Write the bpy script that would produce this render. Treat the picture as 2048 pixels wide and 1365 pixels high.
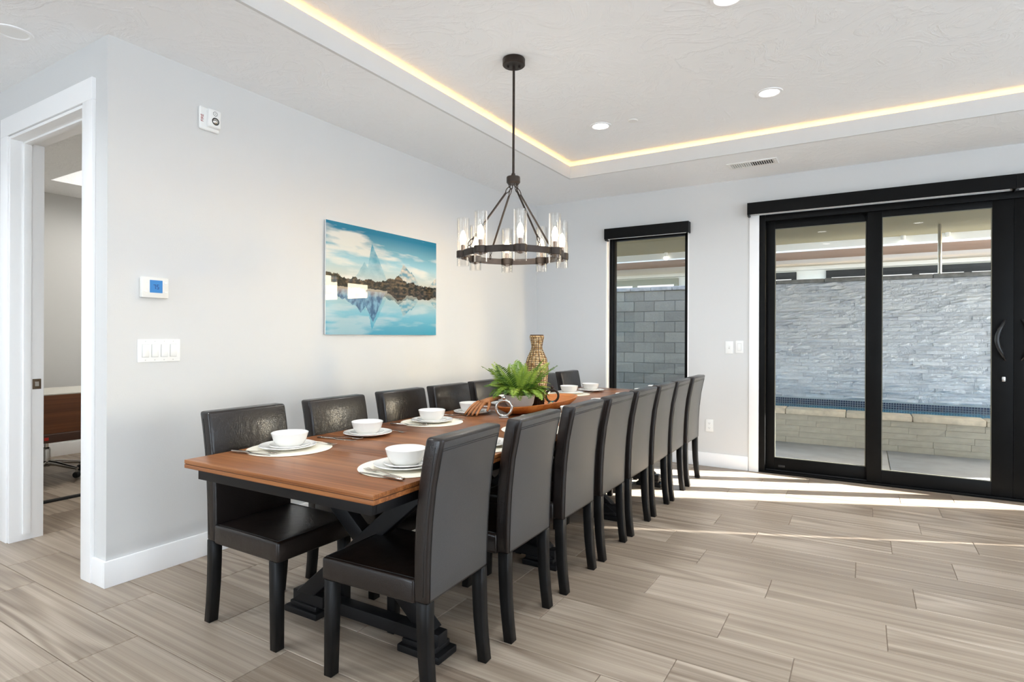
import bpy, bmesh, math, random
import numpy as np
from mathutils import Vector, Matrix, noise as mnoise

# ------------------------------------------------------------------ clear
for o in list(bpy.data.objects):
    bpy.data.objects.remove(o, do_unlink=True)
S = bpy.context.scene
COL = S.collection
random.seed(7)

# ------------------------------------------------------------------ camera
TH, ROLL, F_PX = 0.5466, 0.0038, 1158.34
CAM = Vector((3.324, 0.0, 1.30))
fwd = Vector((-math.sin(TH), math.cos(TH), 0)); rgt = Vector((math.cos(TH), math.sin(TH), 0)); up = Vector((0, 0, 1))
r3 = rgt * math.cos(ROLL) + up * math.sin(ROLL); u3 = up * math.cos(ROLL) - rgt * math.sin(ROLL)
cd = bpy.data.cameras.new('camera'); cam = bpy.data.objects.new('camera', cd); COL.objects.link(cam)
cam.matrix_world = Matrix(((r3.x, u3.x, -fwd.x, CAM.x), (r3.y, u3.y, -fwd.y, CAM.y), (r3.z, u3.z, -fwd.z, CAM.z), (0, 0, 0, 1)))
cd.sensor_width = 36.0; cd.lens = 36.0 * F_PX / 2048.0; cd.shift_y = -9.544 / 2048.0; cd.clip_start = 0.05; cd.clip_end = 200
S.camera = cam

# ------------------------------------------------------------------ world, sun, exposure
W = bpy.data.worlds.new('world'); S.world = W; W.use_nodes = True
wn = W.node_tree; wn.nodes.clear()
sky = wn.nodes.new('ShaderNodeTexSky'); sky.sky_type = 'NISHITA'; sky.sun_disc = False
sky.sun_elevation = math.radians(21); sky.sun_rotation = math.radians(90 - 24.2); sky.air_density = 1.0; sky.dust_density = 1.5
bg = wn.nodes.new('ShaderNodeBackground'); bg.inputs['Strength'].default_value = 2.3
wo = wn.nodes.new('ShaderNodeOutputWorld')
wn.links.new(sky.outputs[0], bg.inputs['Color']); wn.links.new(bg.outputs[0], wo.inputs['Surface'])

SUN_EL, SUN_AZ = math.radians(21), math.radians(24.2)
sl = bpy.data.lights.new('sun', 'SUN'); sl.energy = 62.0; sl.angle = math.radians(0.5); sl.color = (1.0, 0.975, 0.94)
so = bpy.data.objects.new('sun', sl); COL.objects.link(so)
sdir = Vector((math.cos(SUN_EL) * math.cos(SUN_AZ), math.cos(SUN_EL) * math.sin(SUN_AZ), math.sin(SUN_EL)))
so.rotation_euler = sdir.to_track_quat('Z', 'Y').to_euler(); so.location = (9, 9, 6)

FILL_GLOW = 9.0        # fill light from glowing shades of added windows, out of view
POT_W = 6.5            # each recessed downlight
S.view_settings.view_transform = 'Standard'; S.view_settings.look = 'None'
S.view_settings.gamma = 1.0; S.view_settings.use_curve_mapping = False
S.view_settings.exposure = 0.09
cy = S.cycles
cy.use_denoising = True
cy.max_bounces = 10; cy.diffuse_bounces = 7; cy.glossy_bounces = 4; cy.transmission_bounces = 6; cy.transparent_max_bounces = 12
cy.sample_clamp_indirect = 6.0; cy.caustics_reflective = False; cy.caustics_refractive = False

# ------------------------------------------------------------------ helpers: colour, materials
def s2l(c): return c / 12.92 if c <= 0.04045 else ((c + 0.055) / 1.055) ** 2.4
def rgb(r, g, b): return (s2l(r / 255), s2l(g / 255), s2l(b / 255), 1.0)
MATS = {}
class NT:
    def __init__(s, name):
        s.m = bpy.data.materials.new(name); s.m.use_nodes = True; s.t = s.m.node_tree; s.t.nodes.clear()
        s.out = s.n('OutputMaterial')
        MATS[name] = s.m
    def n(s, kind, **kw):
        nd = s.t.nodes.new('ShaderNode' + kind)
        for k, v in kw.items(): setattr(nd, k, v)
        return nd
    def l(s, a, b): s.t.links.new(a, b)
    def ramp(s, fac, stops):
        r = s.n('ValToRGB'); e = r.color_ramp.elements
        while len(e) < len(stops): e.new(0.5)
        for k, (p, c) in enumerate(stops): e[k].position = p; e[k].color = c
        s.l(fac, r.inputs[0]); return r.outputs[0]
    def coord(s, scale=(1, 1, 1), kind='Object', rand=False):
        c = s.n('TexCoord'); mp = s.n('Mapping'); mp.inputs['Scale'].default_value = scale
        src = c.outputs[kind]
        if rand:
            oi = s.n('ObjectInfo'); mu = s.n('VectorMath', operation='SCALE'); mu.inputs[0].default_value = (37.0, 19.0, 11.0)
            s.l(oi.outputs['Random'], mu.inputs['Scale']); ad = s.n('VectorMath', operation='ADD')
            s.l(src, ad.inputs[0]); s.l(mu.outputs[0], ad.inputs[1]); src = ad.outputs[0]
        s.l(src, mp.inputs['Vector']); return mp.outputs[0]
    def noise(s, vec, scale, detail=4, rough=.55, dist=0.0):
        t = s.n('TexNoise'); t.inputs['Scale'].default_value = scale; t.inputs['Detail'].default_value = detail
        t.inputs['Roughness'].default_value = rough; t.inputs['Distortion'].default_value = dist
        s.l(vec, t.inputs['Vector']); return t.outputs[0]
    def bsdf(s, col, rough=.5, metal=0., **kw):
        b = s.n('BsdfPrincipled')
        if hasattr(col, 'links'): s.l(col, b.inputs['Base Color'])
        else: b.inputs['Base Color'].default_value = col
        if hasattr(rough, 'links'): s.l(rough, b.inputs['Roughness'])
        else: b.inputs['Roughness'].default_value = rough
        b.inputs['Metallic'].default_value = metal
        for k, v in kw.items(): b.inputs[k.replace('_', ' ')].default_value = v
        s.l(b.outputs[0], s.out.inputs[0]); s.b = b; return b
    def bump(s, h, strength=.3, dist=.01):
        bp = s.n('Bump'); bp.inputs['Strength'].default_value = strength; bp.inputs['Distance'].default_value = dist
        s.l(h, bp.inputs['Height']); s.l(bp.outputs[0], s.b.inputs['Normal'])
    def mixc(s, fac, a, b, mode='MIX'):
        m = s.n('Mix', data_type='RGBA', blend_type=mode)
        for sock, v in ((m.inputs[0], fac), (m.inputs[6], a), (m.inputs[7], b)):
            if hasattr(v, 'links'): s.l(v, sock)
            else: sock.default_value = v
        return m.outputs[2]
    def math(s, op, a, b=0.0):
        m = s.n('Math', operation=op)
        for sock, v in ((m.inputs[0], a), (m.inputs[1], b)):
            if hasattr(v, 'links'): s.l(v, sock)
            else: sock.default_value = v
        return m.outputs[0]

def plain(name, col, rough=.5, metal=0., var=0.0, vscale=8., bump=0., bscale=60., **kw):
    t = NT(name)
    if var > 0:
        nz = t.noise(t.coord(), vscale, 3)
        dk = (col[0] * (1 - var), col[1] * (1 - var), col[2] * (1 - var), 1); lt = tuple(min(1, c * (1 + var)) for c in col[:3]) + (1,)
        c = t.ramp(nz, [(0.3, dk), (0.7, lt)])
    else: c = col
    t.bsdf(c, rough, metal, **kw)
    if bump > 0: t.bump(t.noise(t.coord(), bscale, 4), bump, .004)
    return t.m
def emit(name, col, strength):
    t = NT(name); e = t.n('Emission'); e.inputs[0].default_value = col; e.inputs[1].default_value = strength
    t.l(e.outputs[0], t.out.inputs[0]); return t.m
def glass(name, tint=(1, 1, 1, 1), ior=1.45, rough=0.0, boost=1.0):
    t = NT(name); tr = t.n('BsdfTransparent'); tr.inputs[0].default_value = tint
    gl = t.n('BsdfGlossy'); gl.inputs['Roughness'].default_value = rough
    lw_ = t.n('LayerWeight'); lw_.inputs['Blend'].default_value = .5          # Schlick reflectance, the same on both faces of the sheet
    fr = t.math('ADD', .035, t.math('MULTIPLY', t.math('POWER', lw_.outputs['Facing'], 5.0), .9))
    mx = t.n('MixShader'); t.l(t.math('MULTIPLY', fr, boost), mx.inputs[0]); t.l(tr.outputs[0], mx.inputs[1]); t.l(gl.outputs[0], mx.inputs[2])
    t.l(mx.outputs[0], t.out.inputs[0]); return t.m

plain('wall_paint', rgb(214, 214, 213), .75, bump=.12, bscale=180)
t = NT('ceiling_paint'); t.bsdf(rgb(246, 247, 248), .8)
cv = t.coord(); a = t.noise(cv, 3.2, 5, .6, 1.6); b_ = t.noise(cv, 9.0, 3, .6, .8)
t.bump(t.math('ADD', t.ramp(a, [(.44, (0, 0, 0, 1)), (.5, (1, 1, 1, 1)), (.56, (0.2, .2, .2, 1))]), t.math('MULTIPLY', b_, .4)), .22, .012)
plain('trim_white', rgb(247, 247, 247), .4)
plain('plastic_white', rgb(240, 240, 238), .4)
plain('plastic_shadow', rgb(205, 205, 203), .5)
plain('black_frame', rgb(13, 13, 13), .42, var=.15, Specular_IOR_Level=.12)
plain('black_satin', rgb(30, 30, 31), .35)
plain('dark_wood', rgb(16, 15, 15), .42, var=.2, vscale=14, Specular_IOR_Level=.22)
plain('table_black', rgb(24, 23, 24), .42, var=.15, vscale=10, Specular_IOR_Level=.22)
plain('grout', rgb(140, 124, 108), .8)
plain('porcelain', rgb(240, 238, 233), .18, Coat_Weight=.3)
plain('placemat', rgb(238, 232, 216), .75, bump=.25, bscale=400)
plain('chrome', rgb(200, 198, 195), .18, 1.0)
plain('steel', rgb(190, 178, 165), .2, 1.0)
plain('silver', rgb(232, 230, 225), .34, .3, bump=.4, bscale=60)
plain('bronze', rgb(58, 50, 45), .42, .7, var=.2, vscale=20)
plain('bronze_light', rgb(118, 98, 84), .4, .6)
plain('brass_plate', rgb(110, 95, 80), .35, .9)
plain('soil', rgb(50, 36, 26), .95)
plain('hand_wood', rgb(176, 116, 70), .5, var=.25, vscale=18)
plain('dark_vase', rgb(48, 30, 22), .4, var=.5, vscale=25)
plain('teal_bead', rgb(18, 110, 112), .2); plain('orange_bead', rgb(205, 96, 40), .3); plain('amber_bead', rgb(196, 160, 96), .3)
plain('rubber', rgb(28, 28, 28), .6)
plain('walnut_dark', rgb(70, 42, 28), .45)
plain('red_tag', rgb(190, 40, 28), .5)
plain('desk_top', rgb(205, 202, 194), .5)
plain('thermo_body', rgb(228, 227, 222), .5)
emit('thermo_lcd', rgb(96, 168, 240), .75)
plain('lcd_ink', rgb(20, 60, 130), .5)
plain('alarm_red', rgb(150, 30, 34), .5)
plain('dark_hole', rgb(40, 40, 40), .7)
emit('led_warm', (1.0, 0.54, 0.15, 1), 13.0)
emit('pot_lens', (1.0, 0.97, 0.92, 1), 9.0)
emit('bulb_glow', (1.0, 0.80, 0.52, 1), 16.0)
emit('fill_glow', (0.76, 0.88, 1.0, 1), FILL_GLOW)
emit('tray_panel', (1.0, 0.97, 0.9, 1), 9.0)
emit('lit_pane', (1.0, 1.0, .98, 1), 1.15)
emit('patio_bulb', (1.0, .97, .9, 1), 4.0)
glass('window_glass', (.965, .98, .98, 1), 1.5, 0.0, 1.0)
glass('lamp_glass', (.985, .975, .96, 1), 1.5, 0.02, 1.3)
plain('stucco_tan', rgb(132, 120, 86), .9, var=.06, vscale=40, bump=.3, bscale=80)
plain('beige_wall', rgb(196, 194, 188), .9, bump=.2, bscale=60)
plain('white_beam', rgb(232, 232, 226), .7)
plain('olive_frame', rgb(120, 118, 104), .6)
plain('coping', rgb(196, 184, 164), .8, var=.22, vscale=9, bump=.4, bscale=40)
plain('cap_stone', rgb(120, 120, 120), .9, var=.3, vscale=14, bump=.5, bscale=40)
plain('planter_stone', rgb(172, 166, 152), .85, var=.12, vscale=6, bump=.6, bscale=30)
plain('mortar', rgb(140, 136, 126), .95)
plain('mortar_dark', rgb(84, 86, 88), .95)
plain('mosaic_tile', rgb(24, 52, 84), .12, var=.5, vscale=40)
plain('mosaic_grout', rgb(176, 188, 196), .7)
plain('paver', rgb(146, 147, 148), .8, var=.1, vscale=5)
plain('earth', rgb(136, 138, 140), .95)
t = NT('water'); t.bsdf(rgb(50, 140, 172), .08, 0, IOR=1.33); t.bump(t.noise(t.coord(), 14, 2), .25, .02)

# stone for the ledger wall and block wall: colour differs from piece to piece
def stone(name, a, b, scale, bump):
    t = NT(name); oi = t.n('ObjectInfo'); nz = t.noise(t.coord(rand=True), scale, 5, .6)
    f = t.math('ADD', t.math('MULTIPLY', oi.outputs['Random'], .5), t.math('MULTIPLY', nz, .6))
    t.bsdf(t.ramp(f, [(.15, a), (.85, b)]), .85); t.bump(t.noise(t.coord(rand=True), scale * 3, 5), bump, .02)
stone('ledger_stone', rgb(188, 194, 206), rgb(228, 232, 240), 9, 1.0)
plain('ledger_core', rgb(170, 176, 188), .95)
stone('cmu_block', rgb(88, 87, 82), rgb(114, 112, 105), 12, .4)

# wood: grain runs along local X
def wood(name, dark, mid, light, stretch, rough, rand=True, rings=26.0, ringamt=.22, plankvar=.1, coat=0.0, fineamt=.5, baseamt=.3, spec=.5):
    t = NT(name); v = t.coord((stretch, 1, 1), rand=rand)
    base = t.noise(v, 2.6, 2, .5, .25)
    streak = t.noise(t.coord((stretch * .12, 5, 5), rand=rand), 7.0, 4, .6, .15)
    fine = t.noise(t.coord((stretch * .1, 16, 16), rand=rand), 10.0, 3, .6, .1)
    n2 = t.noise(t.coord((stretch * .4, 1, 1), rand=rand), 3.2, 1.2, .4, .12)
    ring = t.math('SINE', t.math('MULTIPLY', n2, rings * 6.283))
    patch = t.ramp(t.noise(v, 1.3, 1), [(.42, (0, 0, 0, 1)), (.6, (1, 1, 1, 1))])
    f = t.math('ADD', t.math('MULTIPLY', t.math('SUBTRACT', base, .5), baseamt), .5)
    f = t.math('ADD', f, t.math('MULTIPLY', t.math('SUBTRACT', streak, .5), fineamt))
    f = t.math('ADD', f, t.math('MULTIPLY', t.math('SUBTRACT', fine, .5), fineamt * .55))
    f = t.math('ADD', f, t.math('MULTIPLY', t.math('MULTIPLY', ring, patch), ringamt * .5))
    if rand and plankvar:
        oi = t.n('ObjectInfo'); f = t.math('ADD', f, t.math('MULTIPLY', t.math('SUBTRACT', oi.outputs['Random'], .5), plankvar))
    t.bsdf(t.ramp(f, [(.26, dark), (.5, mid), (.74, light)]), rough, 0, Coat_Weight=coat, Coat_Roughness=.2, Specular_IOR_Level=spec)
    t.bump(fine, .04, .002)
wood('floor_plank', rgb(116, 100, 86), rgb(157, 142, 126), rgb(191, 177, 161), .3, .4, plankvar=.1, rings=13, ringamt=.2, baseamt=.38, fineamt=.56)
wood('table_wood', rgb(78, 41, 18), rgb(137, 82, 42), rgb(174, 116, 68), .35, .34, plankvar=.04, rings=7, ringamt=.1, baseamt=.6, fineamt=.75, coat=.06, spec=.4)
wood('bowl_wood', rgb(140, 76, 30), rgb(188, 112, 50), rgb(210, 140, 74), .5, .45, rand=False, rings=6, ringamt=.2)
wood('walnut', rgb(70, 38, 18), rgb(108, 62, 32), rgb(132, 82, 46), .3, .4, rand=False, rings=6, ringamt=.15)
wood('soffit_wood', rgb(126, 92, 68), rgb(150, 114, 86), rgb(168, 132, 104), .2, .6, rand=False, rings=6, ringamt=.1)

# leather
t = NT('leather'); cvx = t.coord()
t.bsdf(t.ramp(t.noise(cvx, 7, 3), [(.3, rgb(20, 14, 12)), (.7, rgb(30, 22, 19))]), .36, 0, Specular_IOR_Level=.32, Coat_Weight=.3, Coat_IOR=1.6, Coat_Roughness=.14)
vo = t.n('TexVoronoi', feature='DISTANCE_TO_EDGE'); vo.inputs['Scale'].default_value = 120; t.l(cvx, vo.inputs['Vector'])
t.bump(t.math('ADD', t.math('MULTIPLY', t.noise(cvx, 26, 4), 1.0), t.math('MULTIPLY', t.ramp(vo.outputs[0], [(0, (0, 0, 0, 1)), (.1, (1, 1, 1, 1))]), .1)), .3, .0045)
t.l(t.b.inputs['Normal'].links[0].from_socket, t.b.inputs['Coat Normal'])
plain('seam', rgb(14, 11, 10), .5)
plain('leather_rear', rgb(41, 43, 46), .45, 0, var=.12, vscale=120, bump=.3, bscale=350, Specular_IOR_Level=.7, Coat_Weight=.5, Coat_IOR=1.7, Coat_Roughness=.38)
t = NT('fern_leaf'); oi = t.n('ObjectInfo')
t.bsdf(t.ramp(t.math('ADD', t.math('MULTIPLY', oi.outputs['Random'], .6), t.math('MULTIPLY', t.noise(t.coord(), 18, 2), .5)), [(.2, rgb(52, 86, 22)), (.5, rgb(106, 140, 34)), (.85, rgb(160, 180, 70))]), .5)
t = NT('weave'); t.bsdf(t.ramp(t.noise(t.coord((1, 1, 1)), 55, 2), [(.3, rgb(140, 96, 52)), (.45, rgb(208, 166, 108)), (.6, rgb(240, 216, 172))]), .6)
plain('weave_dark', rgb(70, 44, 26), .6)
t = NT('print'); at = t.n('VertexColor', layer_name='ink'); t.bsdf(at.outputs[0], .3, 0, Coat_Weight=.8, Coat_Roughness=.01, Coat_IOR=1.4, Specular_IOR_Level=.1)

# ------------------------------------------------------------------ helpers: geometry
def link(name, me, mat=None, parent=None, loc=None):
    o = bpy.data.objects.new(name, me); COL.objects.link(o)
    if mat: 
        if not me.materials: me.materials.append(MATS[mat])
    if parent: o.parent = parent
    if loc is not None: o.location = loc
    return o
def mesh(bm, smooth=False, recalc=True):
    if recalc: bmesh.ops.recalc_face_normals(bm, faces=bm.faces[:])
    me = bpy.data.meshes.new('m'); bm.to_mesh(me); bm.free()
    if smooth:
        for p in me.polygons: p.use_smooth = True
    return me
def autosmooth(me, ang=40):
    me.set_sharp_from_angle(angle=math.radians(ang)); return me
def box(bm, x0, x1, y0, y1, z0, z1, bev=0.0, seg=2):
    v = [bm.verts.new((x, y, z)) for x in (x0, x1) for y in (y0, y1) for z in (z0, z1)]
    fs = [(0, 1, 3, 2), (4, 6, 7, 5), (0, 4, 5, 1), (2, 3, 7, 6), (0, 2, 6, 4), (1, 5, 7, 3)]
    f = [bm.faces.new([v[i] for i in q]) for q in fs]
    if bev > 0:
        ed = list({e for q in f for e in q.edges})
        bmesh.ops.bevel(bm, geom=ed, offset=bev, segments=seg, profile=.6, affect='EDGES')
def bx(name, mat, dims, parent=None, bev=0.0, seg=2, loc=None):
    bm = bmesh.new(); box(bm, *dims, bev=bev, seg=seg)
    me = mesh(bm, smooth=bev > 0)
    if bev > 0: autosmooth(me, 50)
    return link(name, me, mat, parent, loc)
def boxes(name, mat, lst, parent=None, bev=0.0):
    bm = bmesh.new()
    for d in lst: box(bm, *d, bev=bev)
    me = mesh(bm, smooth=bev > 0)
    if bev > 0: autosmooth(me, 50)
    return link(name, me, mat, parent)
def lathe(bm, prof, n=32, cx=0, cy_=0, sx=1, sy=1, cap=False):
    rings = []
    for r, z in prof:
        if r < 1e-6: rings.append([bm.verts.new((cx, cy_, z))])
        else: rings.append([bm.verts.new((cx + r * sx * math.cos(2 * math.pi * k / n), cy_ + r * sy * math.sin(2 * math.pi * k / n), z)) for k in range(n)])
    for a, b in zip(rings[:-1], rings[1:]):
        for k in range(n):
            if len(a) == 1 and len(b) == 1: continue
            if len(a) == 1: bm.faces.new((a[0], b[k], b[(k + 1) % n]))
            elif len(b) == 1: bm.faces.new((a[k], a[(k + 1) % n], b[0]))
            else: bm.faces.new((a[k], a[(k + 1) % n], b[(k + 1) % n], b[k]))
def lathe_me(prof, n=32, ang=35, **kw):
    bm = bmesh.new(); lathe(bm, prof, n, **kw); return autosmooth(mesh(bm, True), ang)
def tube(bm, pts, r, n=8, closed=False, cap=True, flat=1.0):
    pts = [Vector(p) for p in pts]; m = len(pts); rings = []
    rr = r if isinstance(r, (list, tuple)) else [r] * m
    prev = None
    for i, p in enumerate(pts):
        if closed: d = pts[(i + 1) % m] - pts[i - 1]
        else: d = pts[min(i + 1, m - 1)] - pts[max(i - 1, 0)]
        d.normalize()
        if prev is None:
            a = Vector((0, 0, 1)) if abs(d.z) < .9 else Vector((1, 0, 0))
            s = d.cross(a).normalized()
        else: s = (prev - d * prev.dot(d)).normalized()
        prev = s; q = d.cross(s)
        rings.append([bm.verts.new(p + (s * math.cos(2 * math.pi * k / n) + q * math.sin(2 * math.pi * k / n) * flat) * rr[i]) for k in range(n)])
    for i in range(m if closed else m - 1):
        a, b = rings[i], rings[(i + 1) % m]
        for k in range(n): bm.faces.new((a[k], a[(k + 1) % n], b[(k + 1) % n], b[k]))
    if cap and not closed:
        bm.faces.new(rings[0]); bm.faces.new(rings[-1])
def tube_me(pts, r, n=8, **kw):
    bm = bmesh.new(); tube(bm, pts, r, n, **kw); return autosmooth(mesh(bm, True), 50)
def loft(bm, secs):
    """secs: list of equal-length vertex loops (lists of 3-tuples) -> closed solid"""
    rs = [[bm.verts.new(p) for p in s] for s in secs]
    n = len(rs[0])
    for a, b in zip(rs[:-1], rs[1:]):
        for k in range(n): bm.faces.new((a[k], a[(k + 1) % n], b[(k + 1) % n], b[k]))
    bm.faces.new(rs[0]); bm.faces.new(rs[-1])
def bevmod(me, w, seg=3, ang=40):
    bm = bmesh.new(); bm.from_mesh(me)
    ed = [e for e in bm.edges if len(e.link_faces) == 2 and e.calc_face_angle(0) > math.radians(ang)]
    bmesh.ops.bevel(bm, geom=ed, offset=w, segments=seg, profile=.5, affect='EDGES', clamp_overlap=True)
    for f in bm.faces: f.smooth = True
    bm.to_mesh(me); bm.free(); return autosmooth(me, 60)

def thing(name, label, cat, loc=(0, 0, 0), rz=0.0, group=None):
    o = bpy.data.objects.new(name, None); COL.objects.link(o); o.location = loc; o.rotation_euler = (0, 0, rz)
    o.empty_display_size = .1
    return tag(o, label, cat, group)
def tag(o, label, cat, group=None):
    o['label'] = label; o['category'] = cat
    if group: o['group'] = group
    return o
def struct(o, label=None, cat=None):
    o['kind'] = 'structure'
    if label: o['label'] = label
    if cat: o['category'] = cat
    return o
def dup(root, loc, rz, label):
    r = root.copy(); COL.objects.link(r); r.location = loc; r.rotation_euler = (0, 0, rz); r['label'] = label
    for ch in root.children:
        c = ch.copy(); COL.objects.link(c); c.parent = r
        for g in ch.children:
            d = g.copy(); COL.objects.link(d); d.parent = c
    return r
ORD = ['nearest', 'second', 'third', 'fourth', 'fifth', 'sixth', 'seventh', 'farthest']

# ------------------------------------------------------------------ room shell
D, H, HT = 6.014, 2.845, 3.0
YC = 1.46                      # plane of the doorway wall
XR, YB = 8.0, -4.0             # right and back ends of the room (out of view)
XL = -4.046                    # left wall of the room behind the doorway

# floor: base slab with planks on it
fl = struct(bx('floor', 'grout', (-4.2, XR, YB, 6.2, -.12, -.004)), 'greige wood-look plank floor', 'floor')
ROW0, ROWH, PLEN, GAP = 3.1203, 0.26, 1.036, 0.0026
JX = {-8: .65, -7: .265, -6: .84, -5: .39, -4: .61, -3: 3.085, -2: 2.785, -1: 2.375, 0: 2.905, 1: 2.505, 2: 2.25, 3: 2.72, 4: 2.435, 5: 2.88, 6: 2.615, 7: 3.38, 8: 3.81, 9: 3.57, 10: 2.9, 11: 2.5}
walls_x = lambda yc: [(-4.0, XR)]
plank_cache = {}
def plank(x0, x1, y0, y1):
    key = (round(x1 - x0, 3), round(y1 - y0, 3))
    if key not in plank_cache:
        hx, hy = key[0] / 2, key[1] / 2
        bm = bmesh.new(); b = .0015
        lo = [bm.verts.new((sx * hx, sy * hy, -.004)) for sx, sy in ((-1, -1), (1, -1), (1, 1), (-1, 1))]
        mi = [bm.verts.new((sx * hx, sy * hy, -b)) for sx, sy in ((-1, -1), (1, -1), (1, 1), (-1, 1))]
        hi = [bm.verts.new((sx * (hx - b), sy * (hy - b), 0)) for sx, sy in ((-1, -1), (1, -1), (1, 1), (-1, 1))]
        for a, c in ((lo, mi), (mi, hi)):
            for k in range(4): bm.faces.new((a[k], a[(k + 1) % 4], c[(k + 1) % 4], c[k]))
        bm.faces.new(hi)
        me = mesh(bm); me.materials.append(MATS['floor_plank']); plank_cache[key] = me
    return link('plank', plank_cache[key], None, fl, ((x0 + x1) / 2, (y0 + y1) / 2, 0))
for r in range(-16, 12):
    ya, yb = ROW0 + r * ROWH, ROW0 + (r + 1) * ROWH
    yb2 = min(yb, D)
    if yb2 - ya < .03: continue
    j0 = JX.get(r, .3 + ((r * 0.413) % 1.0))
    # x extent that the photograph (and a step beside it) can see
    xa, xb = (-4.04, 5.9)
    if ya < 0.2: xa, xb = -2.9, 5.0
    k = math.floor((xa - j0) / PLEN); x = j0 + k * PLEN
    while x < xb:
        p0, p1 = max(x, xa), x + PLEN
        if p1 - p0 > .04: plank(p0 + GAP / 2, p1 - GAP / 2, ya + GAP / 2, yb2 - GAP / 2)
        x += PLEN
big = bx('plank_field', 'floor_plank', (-4.0, XR, YB, ROW0 - 16 * ROWH, -.004, 0), fl); big['kind'] = 'stuff'
big2 = bx('plank_field', 'floor_plank', (5.9 + .2, XR, ROW0 - 16 * ROWH, D, -.004, -.0003), fl); big2['kind'] = 'stuff'

# walls
struct(bx('wall_left', 'wall_paint', (-.15, 0, YC + .15, D, 0, H)), 'light grey painted wall behind the picture', 'wall')
DX0, DX1, DZ = -1.222, -.236, 2.53
struct(boxes('wall_front', 'wall_paint', [(XL - .15, DX0, YC, YC + .15, 0, H), (DX1, 0, YC, YC + .15, 0, H), (DX0, DX1, YC, YC + .15, DZ, H)]), 'light grey wall with the open doorway', 'wall')
WX0, WX1, WZ0, WZ1 = .88, 1.785, .16, 2.43
GX0, GX1, GZ = 2.455, 6.30, 2.475
NX0, NX1 = 6.95, 7.42
struct(boxes('wall_far', 'wall_paint', [(-.15, WX0, D, D + .2, 0, HT + .1), (WX0, WX1, D, D + .2, 0, WZ0), (WX0, WX1, D, D + .2, WZ1, HT + .1), (WX1, GX0, D, D + .2, 0, HT + .1),
        (GX0, GX1, D, D + .2, GZ, HT + .1), (GX1, NX0, D, D + .2, 0, HT + .1), (NX0, NX1, D, D + .2, 2.43, HT + .1), (NX1, XR + .2, D, D + .2, 0, HT + .1)]), 'light grey far wall with window and sliding doors', 'wall')
RW = [(-3.2, -1.6), (-.6, 1.0), (2.0, 3.6)]
segs = []; y = YB
for a, b in RW: segs += [(XR, XR + .2, y, a, 0, HT + .1), (XR, XR + .2, a, b, 0, .3), (XR, XR + .2, a, b, 2.45, HT + .1)]; y = b
segs.append((XR, XR + .2, y, D, 0, HT + .1))
struct(boxes('wall_right', 'wall_paint', segs), 'light grey right wall out of view', 'wall')
BW = [(-.7, 1.2), (6.0, 7.8)]
segs = []; x = -3.2
for a, b in BW: segs += [(x, a, YB - .2, YB, 0, HT + .1), (a, b, YB - .2, YB, 0, .3), (a, b, YB - .2, YB, 2.45, HT + .1)]; x = b
segs.append((x, XR + .2, YB - .2, YB, 0, HT + .1))
struct(boxes('wall_back', 'wall_paint', segs), 'light grey back wall out of view', 'wall')
struct(bx('wall_hall', 'wall_paint', (-3.2, -3.0, YB, YC, 0, H)), 'light grey hall end wall', 'wall')
struct(boxes('wall_study', 'wall_paint', [(XL - .15, XL, YC + .15, 6.2, 0, 3.1), (XL, -.15, D, D + .2, 0, 3.1)]), 'light grey walls of the room behind the doorway', 'wall')
n = 2
for a, b in RW:  # unseen windows added so their glowing shades fill the room
    o = bx('window_%d' % (n + 1), 'black_frame', (XR + .02, XR + .06, a, b, .3, .36)); n += 1
    struct(o, 'black framed window added on the right wall, shade glowing as fill', 'window')
    boxes('window_frame', 'black_frame', [(XR + .02, XR + .06, a, b, 2.39, 2.45), (XR + .02, XR + .06, a, a + .06, .36, 2.39), (XR + .02, XR + .06, b - .06, b, .36, 2.39)], o)
    bx('roller_shade', 'fill_glow', (XR + .03, XR + .036, a + .06, b - .06, .36, 2.39), o)
for a, b in BW:  # added back windows, shades emit fill light too
    o = bx('window_%d' % (n + 1), 'black_frame', (a, b, YB - .06, YB - .02, .3, .36)); n += 1
    struct(o, 'black framed window added on the back wall, shade glowing as fill', 'window')
    boxes('window_frame', 'black_frame', [(a, b, YB - .06, YB - .02, 2.39, 2.45), (a, a + .06, YB - .06, YB - .02, .36, 2.39), (b - .06, b, YB - .06, YB - .02, .36, 2.39)], o)
    bx('roller_shade', 'fill_glow', (a + .06, b - .06, YB - .036, YB - .03, .36, 2.39), o)

# ceiling with a raised tray and a cove trough round it
TX0, TX1, TY0, TY1, TR = .858, 7.0, -2.6, 5.132, .13
ce = struct(boxes('ceiling', 'ceiling_paint', [
    (-3.2, TX0 - TR, YB, YC, H, H + .085), (-.15, TX0 - TR, YC, D, H, H + .085), (TX1 + TR, XR, YB, D, H, H + .085),
    (TX0 - TR, TX1 + TR, YB, TY0 - TR, H, H + .085), (TX0 - TR, TX1 + TR, TY1 + TR, D, H, H + .085)]), 'white textured ceiling with a raised tray', 'ceiling')
boxes('cove_shelf', 'ceiling_paint', [(TX0 - TR, TX0, TY0 - TR, TY1 + TR, H, H + .07), (TX1, TX1 + TR, TY0 - TR, TY1 + TR, H, H + .07),
    (TX0, TX1, TY0 - TR, TY0, H, H + .07), (TX0, TX1, TY1, TY1 + TR, H, H + .07)], ce)
LIP = 2.964
boxes('cove_fascia', 'wall_paint', [(TX0 - .018, TX0 + .002, TY0, TY1, H - .001, LIP), (TX1 - .002, TX1 + .018, TY0, TY1, H - .001, LIP), (TX0 - .018, TX1 + .018, TY1 - .002, TY1 + .018, H - .001, LIP), (TX0 - .018, TX1 + .018, TY0 - .018, TY0 + .002, H - .001, LIP)], ce)
bx('tray_top', 'ceiling_paint', (-.15, XR, TY0 - .8, D, HT, HT + .08), ce)
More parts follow.
